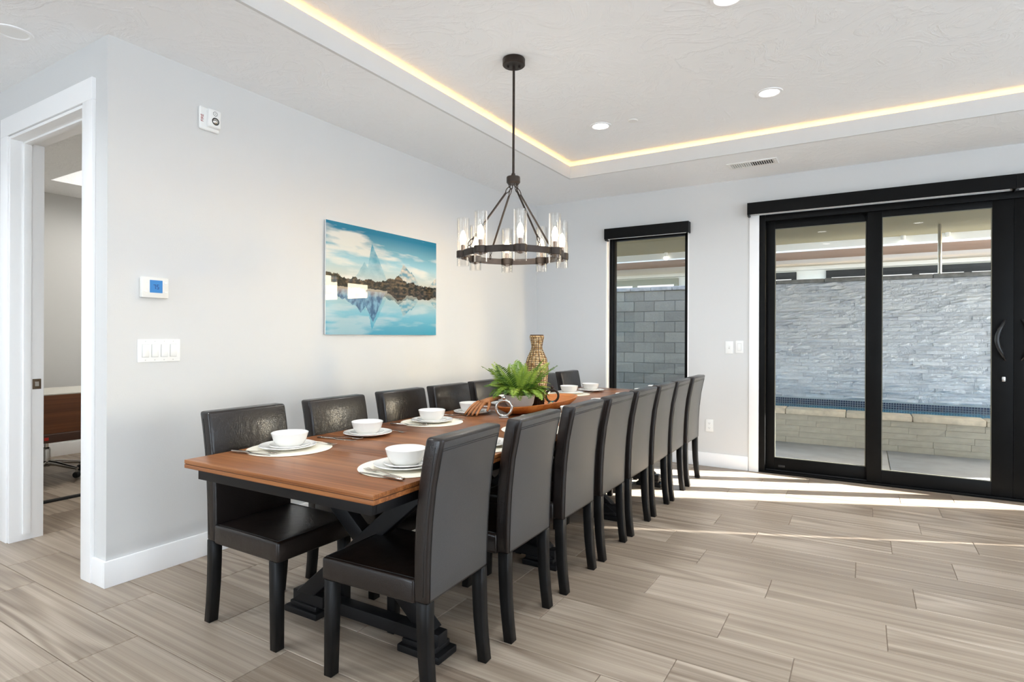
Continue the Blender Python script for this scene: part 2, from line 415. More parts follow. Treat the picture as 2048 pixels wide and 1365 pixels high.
boxes('tray_rim', 'ceiling_paint', [(TX0 - TR - .03, TX0 - TR, TY0 - TR, TY1 + TR, H + .06, HT), (TX1 + TR, TX1 + TR + .03, TY0 - TR, TY1 + TR, H + .06, HT), (TX0 - TR, TX1 + TR, TY1 + TR, TY1 + TR + .03, H + .06, HT), (TX0 - TR, TX1 + TR, TY0 - TR - .03, TY0 - TR, H + .06, HT)], ce)
zs = H + .07
for dims, lab in (((TX0 - .075, TX0 - .06, TY0, TY1 + .06, zs, zs + .012), 'warm glowing cove light strip above the picture wall side'),
                  ((TX0, TX1, TY1 + .06, TY1 + .075, zs, zs + .012), 'warm glowing cove light strip above the sliding door side'),
                  ((TX1 + .06, TX1 + .075, TY0, TY1, zs, zs + .012), 'warm cove light strip on the right side of the tray'),
                  ((TX0, TX1, TY0 - .075, TY0 - .06, zs, zs + .012), 'warm cove light strip at the back of the tray')):
    tag(bx('cove_light', 'led_warm', dims), lab, 'cove light', 'cove light strips round the ceiling tray')

# ceiling of the room behind the doorway, with its lit recess
HS = 2.80
SX0, SX1, SY0, SY1 = -3.42, -1.6, 2.47, 4.6
sc_ = struct(boxes('ceiling', 'ceiling_paint', [(XL, SX0, YC + .15, D, HS, HS + .08), (SX1, -.15, YC + .15, D, HS, HS + .08), (SX0, SX1, YC + .15, SY0, HS, HS + .08), (SX0, SX1, SY1, D, HS, HS + .08),
    (SX0 - .03, SX0, SY0, SY1, HS + .08, HS + .3), (SX1, SX1 + .03, SY0, SY1, HS + .08, HS + .3), (SX0, SX1, SY0 - .03, SY0, HS + .08, HS + .3), (SX0, SX1, SY1, SY1 + .03, HS + .08, HS + .3), (SX0, SX1, SY0, SY1, HS + .3, HS + .33)]), 'white ceiling of the room behind the doorway', 'ceiling')
pn = tag(bx('ceiling_panel_light', 'tray_panel', (SX0 + .35, SX1 - .35, SY0 + .4, SY1 - .4, HS + .26, HS + .29), bev=.004), 'glowing panel in the ceiling recess seen through the doorway', 'light')

# baseboards and casings
BH, BT = .1352, .015
bb = struct(boxes('baseboard_left', 'trim_white', [(0, BT, YC - BT, D - BT, 0, BH)], bev=.003), 'white baseboard under the picture wall', 'baseboard')
struct(boxes('baseboard_far', 'trim_white', [(BT, WX0 + 1.49 - .01, D - BT, D, 0, BH)], bev=.003), 'white baseboard on the far wall', 'baseboard')
struct(boxes('baseboard_front', 'trim_white', [(DX1 + .112, 0, YC - BT, YC, 0, BH), (-3.0, DX0 - .112, YC - BT, YC, 0, BH)], bev=.003), 'white baseboard beside the doorway', 'baseboard')
struct(boxes('baseboard_study', 'trim_white', [(XL, XL + BT, YC + .15, D, 0, BH)], bev=.003), 'white baseboard behind the desk', 'baseboard')
# door casing: jambs, head and stops
dr = struct(boxes('door_1', 'trim_white', [(DX0 - .112, DX0 - .004, YC - .02, YC, 0, DZ + .004), (DX1 + .004, DX1 + .112, YC - .02, YC, 0, DZ + .004), (DX0 - .112, DX1 + .112, YC - .02, YC, DZ + .004, DZ + .12)], bev=.003), 'white cased open doorway', 'doorway')
boxes('jamb', 'trim_white', [(DX0 - .002, DX0 + .018, YC - .012, YC + .165, 0, DZ), (DX1 - .018, DX1 + .002, YC - .012, YC + .165, 0, DZ), (DX0 + .018, DX1 - .018, YC - .012, YC + .165, DZ - .018, DZ)], dr, bev=.002)
boxes('door_stop', 'trim_white', [(DX0 + .018, DX0 + .03, YC + .055, YC + .095, .04, DZ - .018), (DX1 - .03, DX1 - .018, YC + .055, YC + .095, .04, DZ - .018), (DX0 + .018, DX1 - .018, YC + .055, YC + .095, DZ - .03, DZ - .018)], dr, bev=.002)
st = bx('strike_plate', 'brass_plate', (DX0 + .018, DX0 + .021, YC + .105, YC + .15, .95, 1.015), dr, bev=.001)
bx('latch_hole', 'chrome', (DX0 + .0205, DX0 + .0225, YC + .117, YC + .138, .968, .998), st)
# casing board on the far wall beside the sliding doors
struct(bx('trim_1', 'trim_white', (2.368, GX0, D - .016, D, 0, GZ), bev=.002), 'white board beside the sliding door', 'trim')

# ------------------------------------------------------------------ window 1 (narrow, black frame)
w1 = struct(boxes('window_1', 'trim_white', [(WX0 - .001, WX0 + .012, D - .002, D + .2, WZ0, WZ1), (WX1 - .012, WX1 + .001, D - .002, D + .2, WZ0, WZ1), (WX0, WX1, D - .002, D + .2, WZ0 - .001, WZ0 + .012), (WX0, WX1, D - .002, D + .2, WZ1 - .012, WZ1 + .001)]), 'narrow black framed window with grey block wall behind', 'window')
fy = D + .075
boxes('window_frame', 'black_frame', [(WX0 + .012, WX0 + .075, fy, fy + .06, WZ0 + .012, WZ1 - .012), (WX1 - .06, WX1 - .012, fy, fy + .06, WZ0 + .012, WZ1 - .012), (WX0 + .075, WX1 - .06, fy, fy + .06, WZ0 + .012, WZ0 + .06), (WX0 + .075, WX1 - .06, fy, fy + .06, WZ1 - .07, WZ1 - .012)], w1, bev=.003)
bx('glazing_bead', 'black_satin', (WX0 + .043, WX0 + .047, fy - .004, fy, WZ0 + .03, WZ1 - .03), w1)
bx('window_pane', 'window_glass', (WX0 + .075, WX1 - .06, fy + .028, fy + .034, WZ0 + .06, WZ1 - .07), w1)
def shade(name, x0, x1, z0, z1, lab):
    r = thing(name, lab, 'roller shade', ((x0 + x1) / 2, D, z0), 0, 'black roller shade cassettes')
    hw = (x1 - x0) / 2; h = z1 - z0
    boxes('cassette', 'black_frame', [(-hw, hw, -.09, -.083, 0, h), (-hw, -hw + .008, -.083, -.001, 0, h), (hw - .008, hw, -.083, -.001, 0, h), (-hw + .008, hw - .008, -.083, -.001, h - .008, h)], r)
    link('shade_roll', tube_me([(-hw + .01, -.045, h * .6), (hw - .01, -.045, h * .6)], .03, 16), 'plastic_shadow', r)
    bx('hem_bar', 'plastic_white', (-hw + .03, hw - .03, -.06, -.045, .0, .016), r, bev=.004)
    bx('end_bracket', 'black_satin', (-hw, -hw + .02, -.07, -.001, -.014, .0), r)
    return r
shade('roller_shade', .892, 1.80, 2.362, 2.475, 'short black roller shade cassette above the narrow window')
shade('roller_shade', 2.358, 4.335, 2.475, 2.588, 'long black roller shade cassette above the left sliding doors')
shade('roller_shade', 4.337, 6.4, 2.475, 2.588, 'black roller shade cassette above the right sliding door at the frame edge')

# ------------------------------------------------------------------ sliding doors
d2 = struct(boxes('door_2', 'black_frame', [(GX0, GX0 + .055, D - .002, D + .17, 0, GZ), (GX1 - .055, GX1, D - .002, D + .17, 0, GZ), (GX0 + .055, GX1 - .055, D - .002, D + .17, GZ - .06, GZ), (GX0 + .055, GX1 - .055, D - .002, D + .17, 0, .022)], bev=.003), 'black framed sliding glass doors to the patio', 'door')
boxes('threshold_track', 'black_satin', [(GX0 + .055, GX1 - .055, D + .045, D + .05, .022, .03), (GX0 + .055, GX1 - .055, D + .095, D + .1, .022, .03)], d2)
def panel(x0, x1, y0, gx0, gx1, gz0, gz1, ztop=GZ - .06, handle=None):
    p = boxes('door_panel', 'black_frame', [(x0, gx0, y0, y0 + .045, .024, ztop), (gx1, x1, y0, y0 + .045, .024, ztop), (gx0, gx1, y0, y0 + .045, .024, gz0), (gx0, gx1, y0, y0 + .045, gz1, ztop)], d2, bev=.003)
    bx('glass_pane', 'window_glass', (gx0 - .004, gx1 + .004, y0 + .018, y0 + .026, gz0 - .004, gz1 + .004), p)
    boxes('glazing_seal', 'olive_frame', [(gx0, gx0 + .006, y0 + .008, y0 + .018, gz0, gz1), (gx1 - .006, gx1, y0 + .008, y0 + .018, gz0, gz1), (gx0 + .006, gx1 - .006, y0 + .008, y0 + .018, gz0, gz0 + .006), (gx0 + .006, gx1 - .006, y0 + .008, y0 + .018, gz1 - .006, gz1)], p)
    if handle:
        hx, s = handle
        pts = [(hx + s * (.0 - .058 * math.sin(math.pi * k / 12)) + s * .0, y0 - .045 * min(1, math.sin(math.pi * k / 12) * 2.2) - .001, 1.125 + .325 * k / 12) for k in range(13)]
        link('pull_handle', tube_me(pts, [.009 + .008 * math.sin(math.pi * k / 12) for k in range(13)], 10), 'black_satin', p)
        if s > 0:
            lk = link('lock_cylinder', lathe_me([(0, 0), (.018, 0), (.02, -.004), (.016, -.012), (0, -.012)], 16), 'black_satin', p, None)
            lk.rotation_euler = (math.radians(-90), 0, 0); lk.location = (hx - .012, y0, .968)
            bx('key_blade', 'chrome', (hx - .024, hx - .002, y0 - .024, y0 - .008, .95, .99), p, bev=.004)
    return p
panel(GX0 + .055, 3.40, D + .075, 2.585, 3.335, .14, 2.345)
panel(3.345, 4.342, D + .022, 3.455, 4.208, .133, 2.36, handle=(4.292, 1))
panel(4.343, 5.33, D + .022, 4.468, 5.22, .133, 2.36, handle=(4.392, -1))
panel(5.27, GX1 - .055, D + .075, 5.34, 6.12, .14, 2.345)
bx('pull_tab', 'black_satin', (2.62, 2.68, D + .068, D + .076, .05, .075), d2, bev=.006)
# narrow window that lets in the thin sun stripe (out of view)
w2 = struct(boxes('window_2', 'black_frame', [(NX0, NX0 + .05, D + .06, D + .12, 0, 2.43), (NX1 - .05, NX1, D + .06, D + .12, 0, 2.43), (NX0, NX1, D + .06, D + .12, 2.37, 2.43), (NX0, NX1, D + .06, D + .12, 0, .08)]), 'tall narrow window right of the sliding doors', 'window')
bx('window_pane', 'window_glass', (NX0 + .05, NX1 - .05, D + .088, D + .094, .08, 2.37), w2)

# ------------------------------------------------------------------ outdoors
def uy(o, lab, cat, g=None): return tag(o, lab, cat, g)
gr = struct(bx('ground', 'earth', (-30, 40, 6.2, 45, -.3, -.06)), 'bare ground beyond the patio', 'ground')
pt = struct(bx('floor', 'mortar', (-6, 9, 6.2, 8.06, -.06, -.03)), 'pale stone patio paving outside', 'patio')
xs = [-5.9 + 1.35 * k for k in range(12)]
for k in range(11):
    bx('paver', 'paver', (xs[k] + .004, xs[k + 1] - .004, 6.46, 8.05, -.04, -.02), pt, bev=.003)
dg = tag(boxes('drain_grate', 'paver', [(-5.9, 8.9, 6.21, 6.3, -.04, -.018), (-5.9, 8.9, 6.37, 6.455, -.04, -.018)]), 'slotted drain strip along the sliding door sill outside', 'drain')
bm = bmesh.new()
x = 1.6
while x < 6.2:
    box(bm, x, x + .022, 6.302, 6.368, -.04, -.018); x += .038
sb = link('grate_bars', mesh(bm), 'paver', dg); sb['kind'] = 'stuff'
bx('drain_channel', 'dark_hole', (-5.9, 8.9, 6.3, 6.37, -.05, -.045), dg)

def stone_mesh(w, h, d, seed, rough=.006, mat='ledger_stone'):
    rnd = random.Random(seed); bm = bmesh.new()
    nx = 4
    vs = {}
    for i in range(nx + 1):
        for j in range(3):
            vs[(i, j)] = bm.verts.new(((i / nx - .5) * w, -d + rnd.uniform(-rough, rough) + (0 if 0 < i < nx and j == 1 else rough * .8), (j / 2 - .5) * h))
    for i in range(nx):
        for j in range(2): bm.faces.new((vs[(i, j)], vs[(i + 1, j)], vs[(i + 1, j + 1)], vs[(i, j + 1)]))
    bk = [bm.verts.new((sx * w / 2, 0, sz * h / 2)) for sx, sz in ((-1, -1), (1, -1), (1, 1), (-1, 1))]
    bm.faces.new([vs[(i, 0)] for i in range(nx, -1, -1)] + [bk[0], bk[1]])
    bm.faces.new([vs[(i, 2)] for i in range(nx + 1)] + [bk[2], bk[3]])
    bm.faces.new([vs[(0, 0)], vs[(0, 1)], vs[(0, 2)], bk[3], bk[0]])
    bm.faces.new([vs[(nx, 2)], vs[(nx, 1)], vs[(nx, 0)], bk[1], bk[2]])
    me = mesh(bm); me.materials.append(MATS[mat]); return me
# white ledger stone water wall
LY = 9.0
lw = thing('water_wall', 'white stacked ledger stone wall standing behind the pool trough', 'stone wall', (3.6, LY, 0))
bx('wall_core', 'ledger_core', (1.7 - 3.6, 8.8 - 3.6, 0, .25, -.06, 2.05), lw)
var = [stone_mesh(.36, .054, .03, s, .011) for s in range(14)]
sp = []; rows = 33; z0 = .47; rh = (2.05 - z0) / rows
rnd = random.Random(3)
for r in range(rows):
    x = 1.7 - rnd.uniform(0, .3)
    while x < 8.8:
        w = rnd.choice([.18, .24, .3, .36, .46]); a, b = max(x, 1.7), min(x + w, 8.8)
        if b - a > .05: sp.append(((a + b) / 2, z0 + (r + .5) * rh, b - a))
        x += w
sp.sort(key=lambda q: abs(q[0] - 3.45))
bm = bmesh.new()
for i, (x, z, w) in enumerate(sp):
    me = rnd.choice(var); d = rnd.uniform(.35, 1.5); off = (x - 3.6, .004, z)
    if i < 300:
        o = link('stone', me, None, lw, off); o.scale = ((w - .003) / .36, d, (rh - .0025) / .054)
    else:
        tmp = bmesh.new(); tmp.from_mesh(me)
        bmesh.ops.transform(tmp, matrix=Matrix.Translation(off) @ Matrix.Diagonal(((w - .003) / .36, d, (rh - .0025) / .054, 1)), verts=tmp.verts)
        m2 = bpy.data.meshes.new('tmp'); tmp.to_mesh(m2); tmp.free(); bm.from_mesh(m2); bpy.data.meshes.remove(m2)
so2 = link('stone_field', mesh(bm), 'ledger_stone', lw); so2['kind'] = 'stuff'
for k in range(12):
    x0 = 1.66 + k * .6
    bx('capstone', 'cap_stone', (x0 - 3.6, x0 + .595 - 3.6, -.07, .32, 2.052, 2.105 + random.uniform(-.004, .004)), lw, bev=.01)
# mosaic band at the water line
mo = bx('mosaic_band', 'mosaic_grout', (1.7 - 3.6, 8.8 - 3.6, -.022, 0, .30, .468), lw)
bm = bmesh.new(); ts = .0285
for r in range(3):
    x = 1.8
    while x < 6.0:
        if x > 1.9: box(bm, x - 3.6, x - 3.6 + ts * .82, -.026, -.0215, .372 + r * ts, .372 + r * ts + ts * .82)
        x += ts
mt = link('mosaic_tiles', mesh(bm), 'mosaic_tile', mo); mt['kind'] = 'stuff'
# trough water and front planter wall
tag(bx('trough_water', 'water', (1.7, 8.8, 8.325, LY - .03, .2, .368)), 'blue green water in the trough below the stone wall', 'water')['kind'] = 'stuff'
pw = thing('pool_wall', 'low cream stacked stone wall holding the pool trough', 'stone wall', (3.6, 8.06, 0))
bx('wall_core', 'mortar', (1.2 - 3.6, 8.8 - 3.6, .0, .24, -.06, .335), pw)
pvar = [stone_mesh(.4, .07, .022, 50 + s, .004, 'planter_stone') for s in range(6)]
for r in range(5):
    x = 1.2 - .17 * (r % 3)
    while x < 8.8:
        w = random.choice([.34, .42, .52]); a, b = max(x, 1.2), min(x + w, 8.8)
        if b - a > .06:
            o = link('stone', random.choice(pvar), None, pw, ((a + b) / 2 - 3.6, .003, -.02 + (r + .5) * .071)); o.scale = ((b - a - .003) / .4, random.uniform(.8, 1.15), .069 / .07)
        x += w
for k in range(12):
    x0 = 1.16 + k * .66
    bx('coping_stone', 'coping', (x0 - 3.6, x0 + .655 - 3.6, -.05, .26, .337, .402 + random.uniform(-.003, .003)), pw, bev=.014)
# grey block wall
CYW = 11.0
cw = thing('block_wall', 'grey concrete block garden wall outside the narrow window', 'block wall', (-.6, CYW, 0))
bx('wall_core', 'mortar_dark', (-3.4, 2.9, .012, .18, -.06, 2.19), cw)
bm = bmesh.new(); box(bm, -.197, .197, -.0, .05, -.0965, .0965, bev=.006, seg=1); cme = mesh(bm); cme.materials.append(MATS['cmu_block'])
for r in range(11):
    x = -3.3 + (.2 if r % 2 else 0) + .14
    while x < 2.8:
        link('block', cme, None, cw, (x, random.uniform(-.003, .003), 2.19 - (r + .5) * .2)); x += .401
for k in range(15):
    x0 = -3.3 + k * .41
    bx('cap_block', 'cap_stone', (x0, x0 + .403, -.02, .2, 2.192, 2.265), cw, bev=.006)
# patio roof
pr = thing('patio_roof', 'tan stucco patio roof with white edge beam outside the doors', 'roof', (2.0, 8.0, 2.75))
bx('roof_slab', 'stucco_tan', (-7, 5.74, -1.8, 2.0, 0, .25), pr)
bx('edge_beam', 'white_beam', (-7, 5.74, 1.94, 2.06, -.1, 0), pr)
pi_ = thing('sun_block_pier', 'square stucco pier added right of the frame to block sun', 'pier', (7.74, 6.83, -.02))  # unseen pier, added to block sun at the far right door panel
bx('shaft', 'beige_wall', (-.3, .3, -.3, .3, 0, 2.68), pi_); bx('pier_cap', 'white_beam', (-.34, .34, -.34, .34, 2.68, 2.768), pi_)
# slim post standing on the water wall
ps = thing('steel_post', 'slim silver post rising from the stone water wall', 'post', (4.14, LY + .12, 2.105))
link('post_shaft', tube_me([(0, 0, .01), (0, 0, .64)], .022, 16), 'chrome', ps); link('base_plate', lathe_me([(0, 0), (.05, 0), (.05, .012), (0, .012)], 20), 'chrome', ps)
for x, y, z, lab in ((3.79, 9.9, 2.68, 'small white globe light on the patio beam left of the slim post'), (4.30, 9.9, 2.68, 'small white globe light on the patio beam right of the slim post'), (.40, 9.9, 2.68, 'small white globe light on the patio beam seen through the narrow window')):
    g = thing('globe_light', lab, 'lamp', (x, y, z), 0, 'globe lights on the patio beam')
    link('lamp_base', lathe_me([(0, .07), (.03, .07), (.03, 0), (0, 0)], 16), 'white_beam', g); link('globe', lathe_me([(0, -.06), (.02, -.056), (.038, -.04), (.044, -.018), (.036, 0), (0, 0)], 16), 'patio_bulb', g)
# neighbouring house
NY = 14.05
nh = thing('neighbour_house', 'beige house with wood soffit and wide windows beyond the garden walls', 'house', (2.0, NY, 0))
bx('wall', 'beige_wall', (-10, 9, .06, .3, -.06, 4.2), nh)
bx('soffit', 'soffit_wood', (-10, 9, -1.4, .06, 3.0, 3.04), nh)
bx('roof_edge', 'white_beam', (-10, 9, -1.5, -1.4, 2.98, 3.4), nh)
bx('roof', 'stucco_tan', (-10, 9, -1.4, .06, 3.04, 3.4), nh)
bx('trim_ledge', 'beige_wall', (-10, 9, -.02, .06, 2.76, 2.84), nh)
def nwin(x0, x1, mull, fm):
    f = boxes('window', fm, [(x0 - 2, x1 - 2, -.0, .06, 2.58, 2.73), (x0 - 2, x0 - 1.9, 0, .06, .5, 2.58), (x1 - 2.1, x1 - 2, 0, .06, .5, 2.58)] + [(m - 2, m - 1.88, 0, .06, .5, 2.58) for m in mull], nh)
    ed = [x0 + .1] + [q for m in mull for q in (m, m + .12)] + [x1 - .1]
    for a, b in zip(ed[::2], ed[1::2]): bx('pane', 'lit_pane', (a - 2, b - 2, .03, .05, .5, 2.58), f)
nwin(-3.0, -.53, [-1.675], 'olive_frame'); nwin(.2, 2.05, [], 'black_frame'); nwin(2.62, 6.4, [4.134, 4.96], 'black_frame')

# ------------------------------------------------------------------ dining tables (two, end to end)
TZ = .785
TROT = math.radians(1.2)
def make_table(lab, loc):
    w, L = 1.048, 2.05
    r = thing('dining_table', lab, 'table', loc, TROT, 'trestle dining tables set end to end')
    hw = w / 2
    for a, b in ((0, .46), (.4615, 1.5885), (1.59, L)):           # end leaf, middle, end leaf
        o = bx('tabletop_board', 'table_wood', (-hw, hw, -(b - a) / 2, (b - a) / 2, -.008, .008), r, bev=.0015, loc=(0, (a + b) / 2, TZ - .008))
    bx('tabletop_underlayer', 'table_wood', (-hw, hw, 0, L, TZ - .034, TZ - .0185), r, bev=.0015)
    bx('tabletop_core', 'walnut_dark', (-hw + .003, hw - .003, .003, L - .003, TZ - .0185, TZ - .016), r)
    az0, az1 = .702, TZ - .034
    for dims in ((-hw + .04, hw - .04, .035, .06, az0, az1), (-hw + .04, hw - .04, L - .06, L - .035, az0, az1), (-hw + .04, -hw + .065, .06, L - .06, az0, az1), (hw - .065, hw - .04, .06, L - .06, az0, az1)):
        bx('apron', 'table_black', dims, r, bev=.002)
    for ty in (.5, 1.56):
        tr = bx('trestle', 'table_black', (-.43, .43, ty - .032, ty + .032, .045, .1), r, bev=.006)
        bx('top_rail', 'table_black', (-.42, .42, ty - .035, ty + .035, az0 - .045, az0), tr, bev=.004)
        for s in (-1, 1):
            bm = bmesh.new()
            box(bm, s * .455 - (.0 if s > 0 else 0) - (.215 if s > 0 else 0), s * .455 + (0 if s > 0 else .215), ty - .062, ty + .062, 0, .03, bev=.006)
            box(bm, (.255 if s > 0 else -.43), (.43 if s > 0 else -.255), ty - .05, ty + .05, .03, .055, bev=.008)
            bm2 = mesh(bm, True); autosmooth(bm2, 45); link('foot', bm2, 'table_black', tr)
            # wedge block on the foot end
            bm = bmesh.new()
            loft(bm, [[(s * .42, ty - .04, .055), (s * .22, ty - .04, .055), (s * .22, ty - .04, .105), (s * .35, ty - .04, .105)], [(s * .42, ty + .04, .055), (s * .22, ty + .04, .055), (s * .22, ty + .04, .105), (s * .35, ty + .04, .105)]])
            link('foot_block', mesh(bm), 'table_black', tr)
            # diagonal brace: rises from this foot across to the other side
            yo = .017 * s
            p0 = Vector((s * .335, 0, .10)); p1 = Vector((-s * .33, 0, az0 - .043)); d = (p1 - p0); hx = .058
            bm = bmesh.new()
            loft(bm, [[(p0.x - hx, ty + yo - .028, p0.z), (p0.x + hx, ty + yo - .028, p0.z), (p1.x + hx, ty + yo - .028, p1.z), (p1.x - hx, ty + yo - .028, p1.z)],
                      [(p0.x - hx, ty + yo + .028, p0.z), (p0.x + hx, ty + yo + .028, p0.z), (p1.x + hx, ty + yo + .028, p1.z), (p1.x - hx, ty + yo + .028, p1.z)]])
            link('diagonal_brace', bevmod(mesh(bm), .004, 2), 'table_black', tr)
    bx('stretcher', 'table_black', (-.03, .03, .52, 1.54, .36, .43), r, bev=.004)
    return r
pv = Vector((1.451, 1.3515, 0)); ydir = Vector((-math.sin(TROT), math.cos(TROT), 0))
tabA = make_table('warm brown wood trestle dining table at the near end, black base', pv)
tabB = make_table('warm brown wood trestle dining table at the far end near the window', pv + ydir * 2.056)

# ------------------------------------------------------------------ chairs
CW = .41
def make_chair(lab):
    r = thing('dining_chair', lab, 'chair', (0, 0, 0), 0, 'dark leather dining chairs along the table')
    X0 = -.25; hw = CW / 2
    # backrest
    bm = bmesh.new(); secs = []
    for z, di, do in ((.372, .425, .487), (.45, .424, .488), (.55, .425, .491), (.66, .430, .498), (.78, .443, .512), (.88, .460, .532), (.952, .476, .550)):
        ww = hw - .004 * abs(z - .6)
        secs.append([(X0 + di, -ww, z), (X0 + do, -ww, z), (X0 + do, ww, z), (X0 + di, ww, z)])
    loft(bm, secs)
    bme = bevmod(mesh(bm), .013, 3); bme.materials.append(MATS['leather']); bme.materials.append(MATS['leather_rear'])
    for p in bme.polygons:
        if p.normal.x > .9 and p.area > .004: p.material_index = 1
    bk = link('backrest', bme, None, r)
    # stitched seams on the rear face and round the side
    sm = bmesh.new()
    for s in (-1, 1):
        tube(sm, [(X0 + o + .0005, s * (hw - .014), z) for z, o in ((.38, .487), (.45, .488), (.55, .491), (.66, .498), (.78, .512), (.88, .532), (.915, .5405))], .0018, 5)
        tube(sm, [(X0 + o, s * (hw - .001), z) for z, o in ((.4, .468), (.55, .472), (.66, .479), (.78, .493), (.88, .509), (.92, .516))], .0016, 5)
    tube(sm, [(X0 + .5408, -hw + .014, .915), (X0 + .5408, hw - .014, .915)], .0018, 5)
    tube(sm, [(X0 + .539, -hw + .014, .907), (X0 + .539, hw - .014, .907)], .0012, 5)
    link('seam', mesh(sm, True), 'seam', bk)
    # seat
    bm = bmesh.new(); n = 8; vs = {}
    x0, x1 = X0 - .012, X0 + .43
    for i in range(n + 1):
        for j in range(n + 1):
            u, v = i / n * 2 - 1, j / n * 2 - 1
            z = .452 + .012 * (1 - u * u) * (1 - v * v)
            vs[i, j] = bm.verts.new((x0 + (x1 - x0) * i / n, -hw + 2 * hw * j / n, z))
    for i in range(n):
        for j in range(n): bm.faces.new((vs[i, j], vs[i + 1, j], vs[i + 1, j + 1], vs[i, j + 1]))
    rim = [vs[i, 0] for i in range(n)] + [vs[n, j] for j in range(n)] + [vs[i, n] for i in range(n, 0, -1)] + [vs[0, j] for j in range(n, 0, -1)]
    lo = [bm.verts.new((v.co.x, v.co.y, .366)) for v in rim]
    for k in range(len(rim)): bm.faces.new((rim[k], rim[(k + 1) % len(rim)], lo[(k + 1) % len(rim)], lo[k]))
    bm.faces.new(lo)
    se = link('seat', bevmod(mesh(bm), .012, 3, 50), 'leather', r)
    sm = bmesh.new(); tube(sm, [(x0 + .012, -hw + .013, .4535), (x1 - .01, -hw + .013, .4535)], .0016, 5); tube(sm, [(x0 + .012, hw - .013, .4535), (x1 - .01, hw - .013, .4535)], .0016, 5); tube(sm, [(x0 + .013, -hw + .012, .4535), (x0 + .013, hw - .012, .4535)], .0016, 5)
    link('seam', mesh(sm, True), 'seam', se)
    for s in (-1, 1):
        a, b = (-hw + .002, -hw + .046) if s < 0 else (hw - .046, hw - .002)
        sh = .008 if s < 0 else 0; sh2 = .008 if s > 0 else 0
        bm = bmesh.new(); loft(bm, [[(X0, a, .368), (X0 + .048, a, .368), (X0 + .048, b, .368), (X0, b, .368)], [(X0, a + sh2 * .3, .0), (X0 + .038, a + sh2 * .3, .0), (X0 + .038, b - sh * .3, 0), (X0, b - sh * .3, 0)]])
        link('leg', bevmod(mesh(bm), .002, 1), 'dark_wood', r)
        bm = bmesh.new(); secs = []
        for z, d0, d1 in ((.376, .436, .484), (.28, .438, .484), (.18, .444, .487), (.09, .454, .494), (0, .466, .505)):
            secs.append([(X0 + d0, a, z), (X0 + d1, a, z), (X0 + d1, b, z), (X0 + d0, b, z)])
        loft(bm, secs); link('leg', bevmod(mesh(bm), .002, 1), 'dark_wood', r)
    return r
CYS = [1.735, 2.28, 2.82, 3.32, 3.81, 4.29, 4.76, 5.28]
CYL = [1.725, 2.28, 2.83, 3.32, 3.815, 4.29, 4.76, 5.29]
first = None
rj = random.Random(11)
for i in range(8):
    labr = 'dark leather dining chair on the room side, %s from the near end' % ORD[i] if 0 < i < 7 else ('dark leather dining chair on the room side at the %s end' % ('near' if i == 0 else 'far'))
    labl = 'dark leather dining chair on the picture wall side, %s from the near end' % ORD[i] if 0 < i < 7 else ('dark leather dining chair on the picture wall side at the %s end' % ('near' if i == 0 else 'far'))
    loc = (1.552 + .25 - .0035 * i, CYS[i], 0)
    if first is None:
        first = make_chair(labr); first.location = loc; first.rotation_euler.z = math.radians(3.2)
    else: dup(first, loc, math.radians(rj.uniform(.3, 1.8)), labr)
    dup(first, (1.273 - .25 + rj.uniform(-.004, .004), CYL[i], 0), math.pi + math.radians(rj.uniform(-1, 1)), labl)

# ------------------------------------------------------------------ place settings
def disc_plate(R, h, t=.004):
    return lathe_me([(0, 0), (R * .55, 0), (R * .6, .002), (R * .98, h - .003), (R, h), (R * .985, h + .0025), (R * .62, t + .002), (R * .58, t), (0, t)], 48, 60)
me_plate, me_salad = disc_plate(.124, .016), disc_plate(.088, .013)
me_bowl = lathe_me([(0, 0), (.046, 0), (.05, .003), (.062, .013), (.071, .03), (.079, .057), (.0805, .062), (.0785, .063), (.0755, .057), (.067, .03), (.058, .016), (.045, .008), (0, .006)], 48, 60)
me_mat = lathe_me([(0, 0), (.183, 0), (.185, .0012), (.184, .0026), (.18, .003), (0, .003)], 56, 60)
def fork_mesh():
    bm = bmesh.new()
    prof = [(-.095, .0065, .001), (-.06, .0058, .0015), (-.02, .0035, .004), (.02, .0028, .008), (.045, .006, .0065), (.055, .0115, .0045)]
    secs = [[(x, -w, z), (x, w, z), (x, w, z + .0022), (x, -w, z + .0022)] for x, w, z in prof]
    loft(bm, secs)
    for k in range(4):
        y = -.0105 + k * .007
        loft(bm, [[(.054, y - .0022, .0045), (.054, y + .0022, .0045), (.054, y + .0022, .0065), (.054, y - .0022, .0065)], [(.08, y - .002, .002), (.08, y + .002, .002), (.08, y + .002, .004), (.08, y - .002, .004)], [(.102, y - .001, .007), (.102, y + .001, .007), (.102, y + .001, .0085), (.102, y - .001, .0085)]])
    return bevmod(mesh(bm), .0006, 1)
def knife_mesh():
    bm = bmesh.new()
    prof = [(-.11, .008, .008), (-.06, .0075, .008), (-.02, .006, .007), (0, .0095, .0018), (.06, .010, .0015), (.10, .006, .0015), (.112, .001, .0015)]
    loft(bm, [[(x, -w, 0), (x, w, 0), (x, w * .9, z), (x, -w * .9, z)] for x, w, z in prof])
    return bevmod(mesh(bm), .0006, 1)
me_fork, me_knife = fork_mesh(), knife_mesh()
for m_, n_ in ((me_plate, 'porcelain'), (me_salad, 'porcelain'), (me_bowl, 'porcelain'), (me_mat, 'placemat'), (me_fork, 'steel'), (me_knife, 'steel')): m_.materials.append(MATS[n_])
SL = [(1.095, 1.725), (1.125, 2.175), (1.125, 2.70), (1.085, 3.16), (1.05, 3.68), (1.05, 4.2), (1.075, 4.68), (1.12, 5.05)]
SR = [(1.79, 1.725), (1.785, 2.26), (1.775, 2.79), (1.765, 3.30), (1.755, 3.80), (1.75, 4.28), (1.74, 4.74), (1.735, 5.12)]
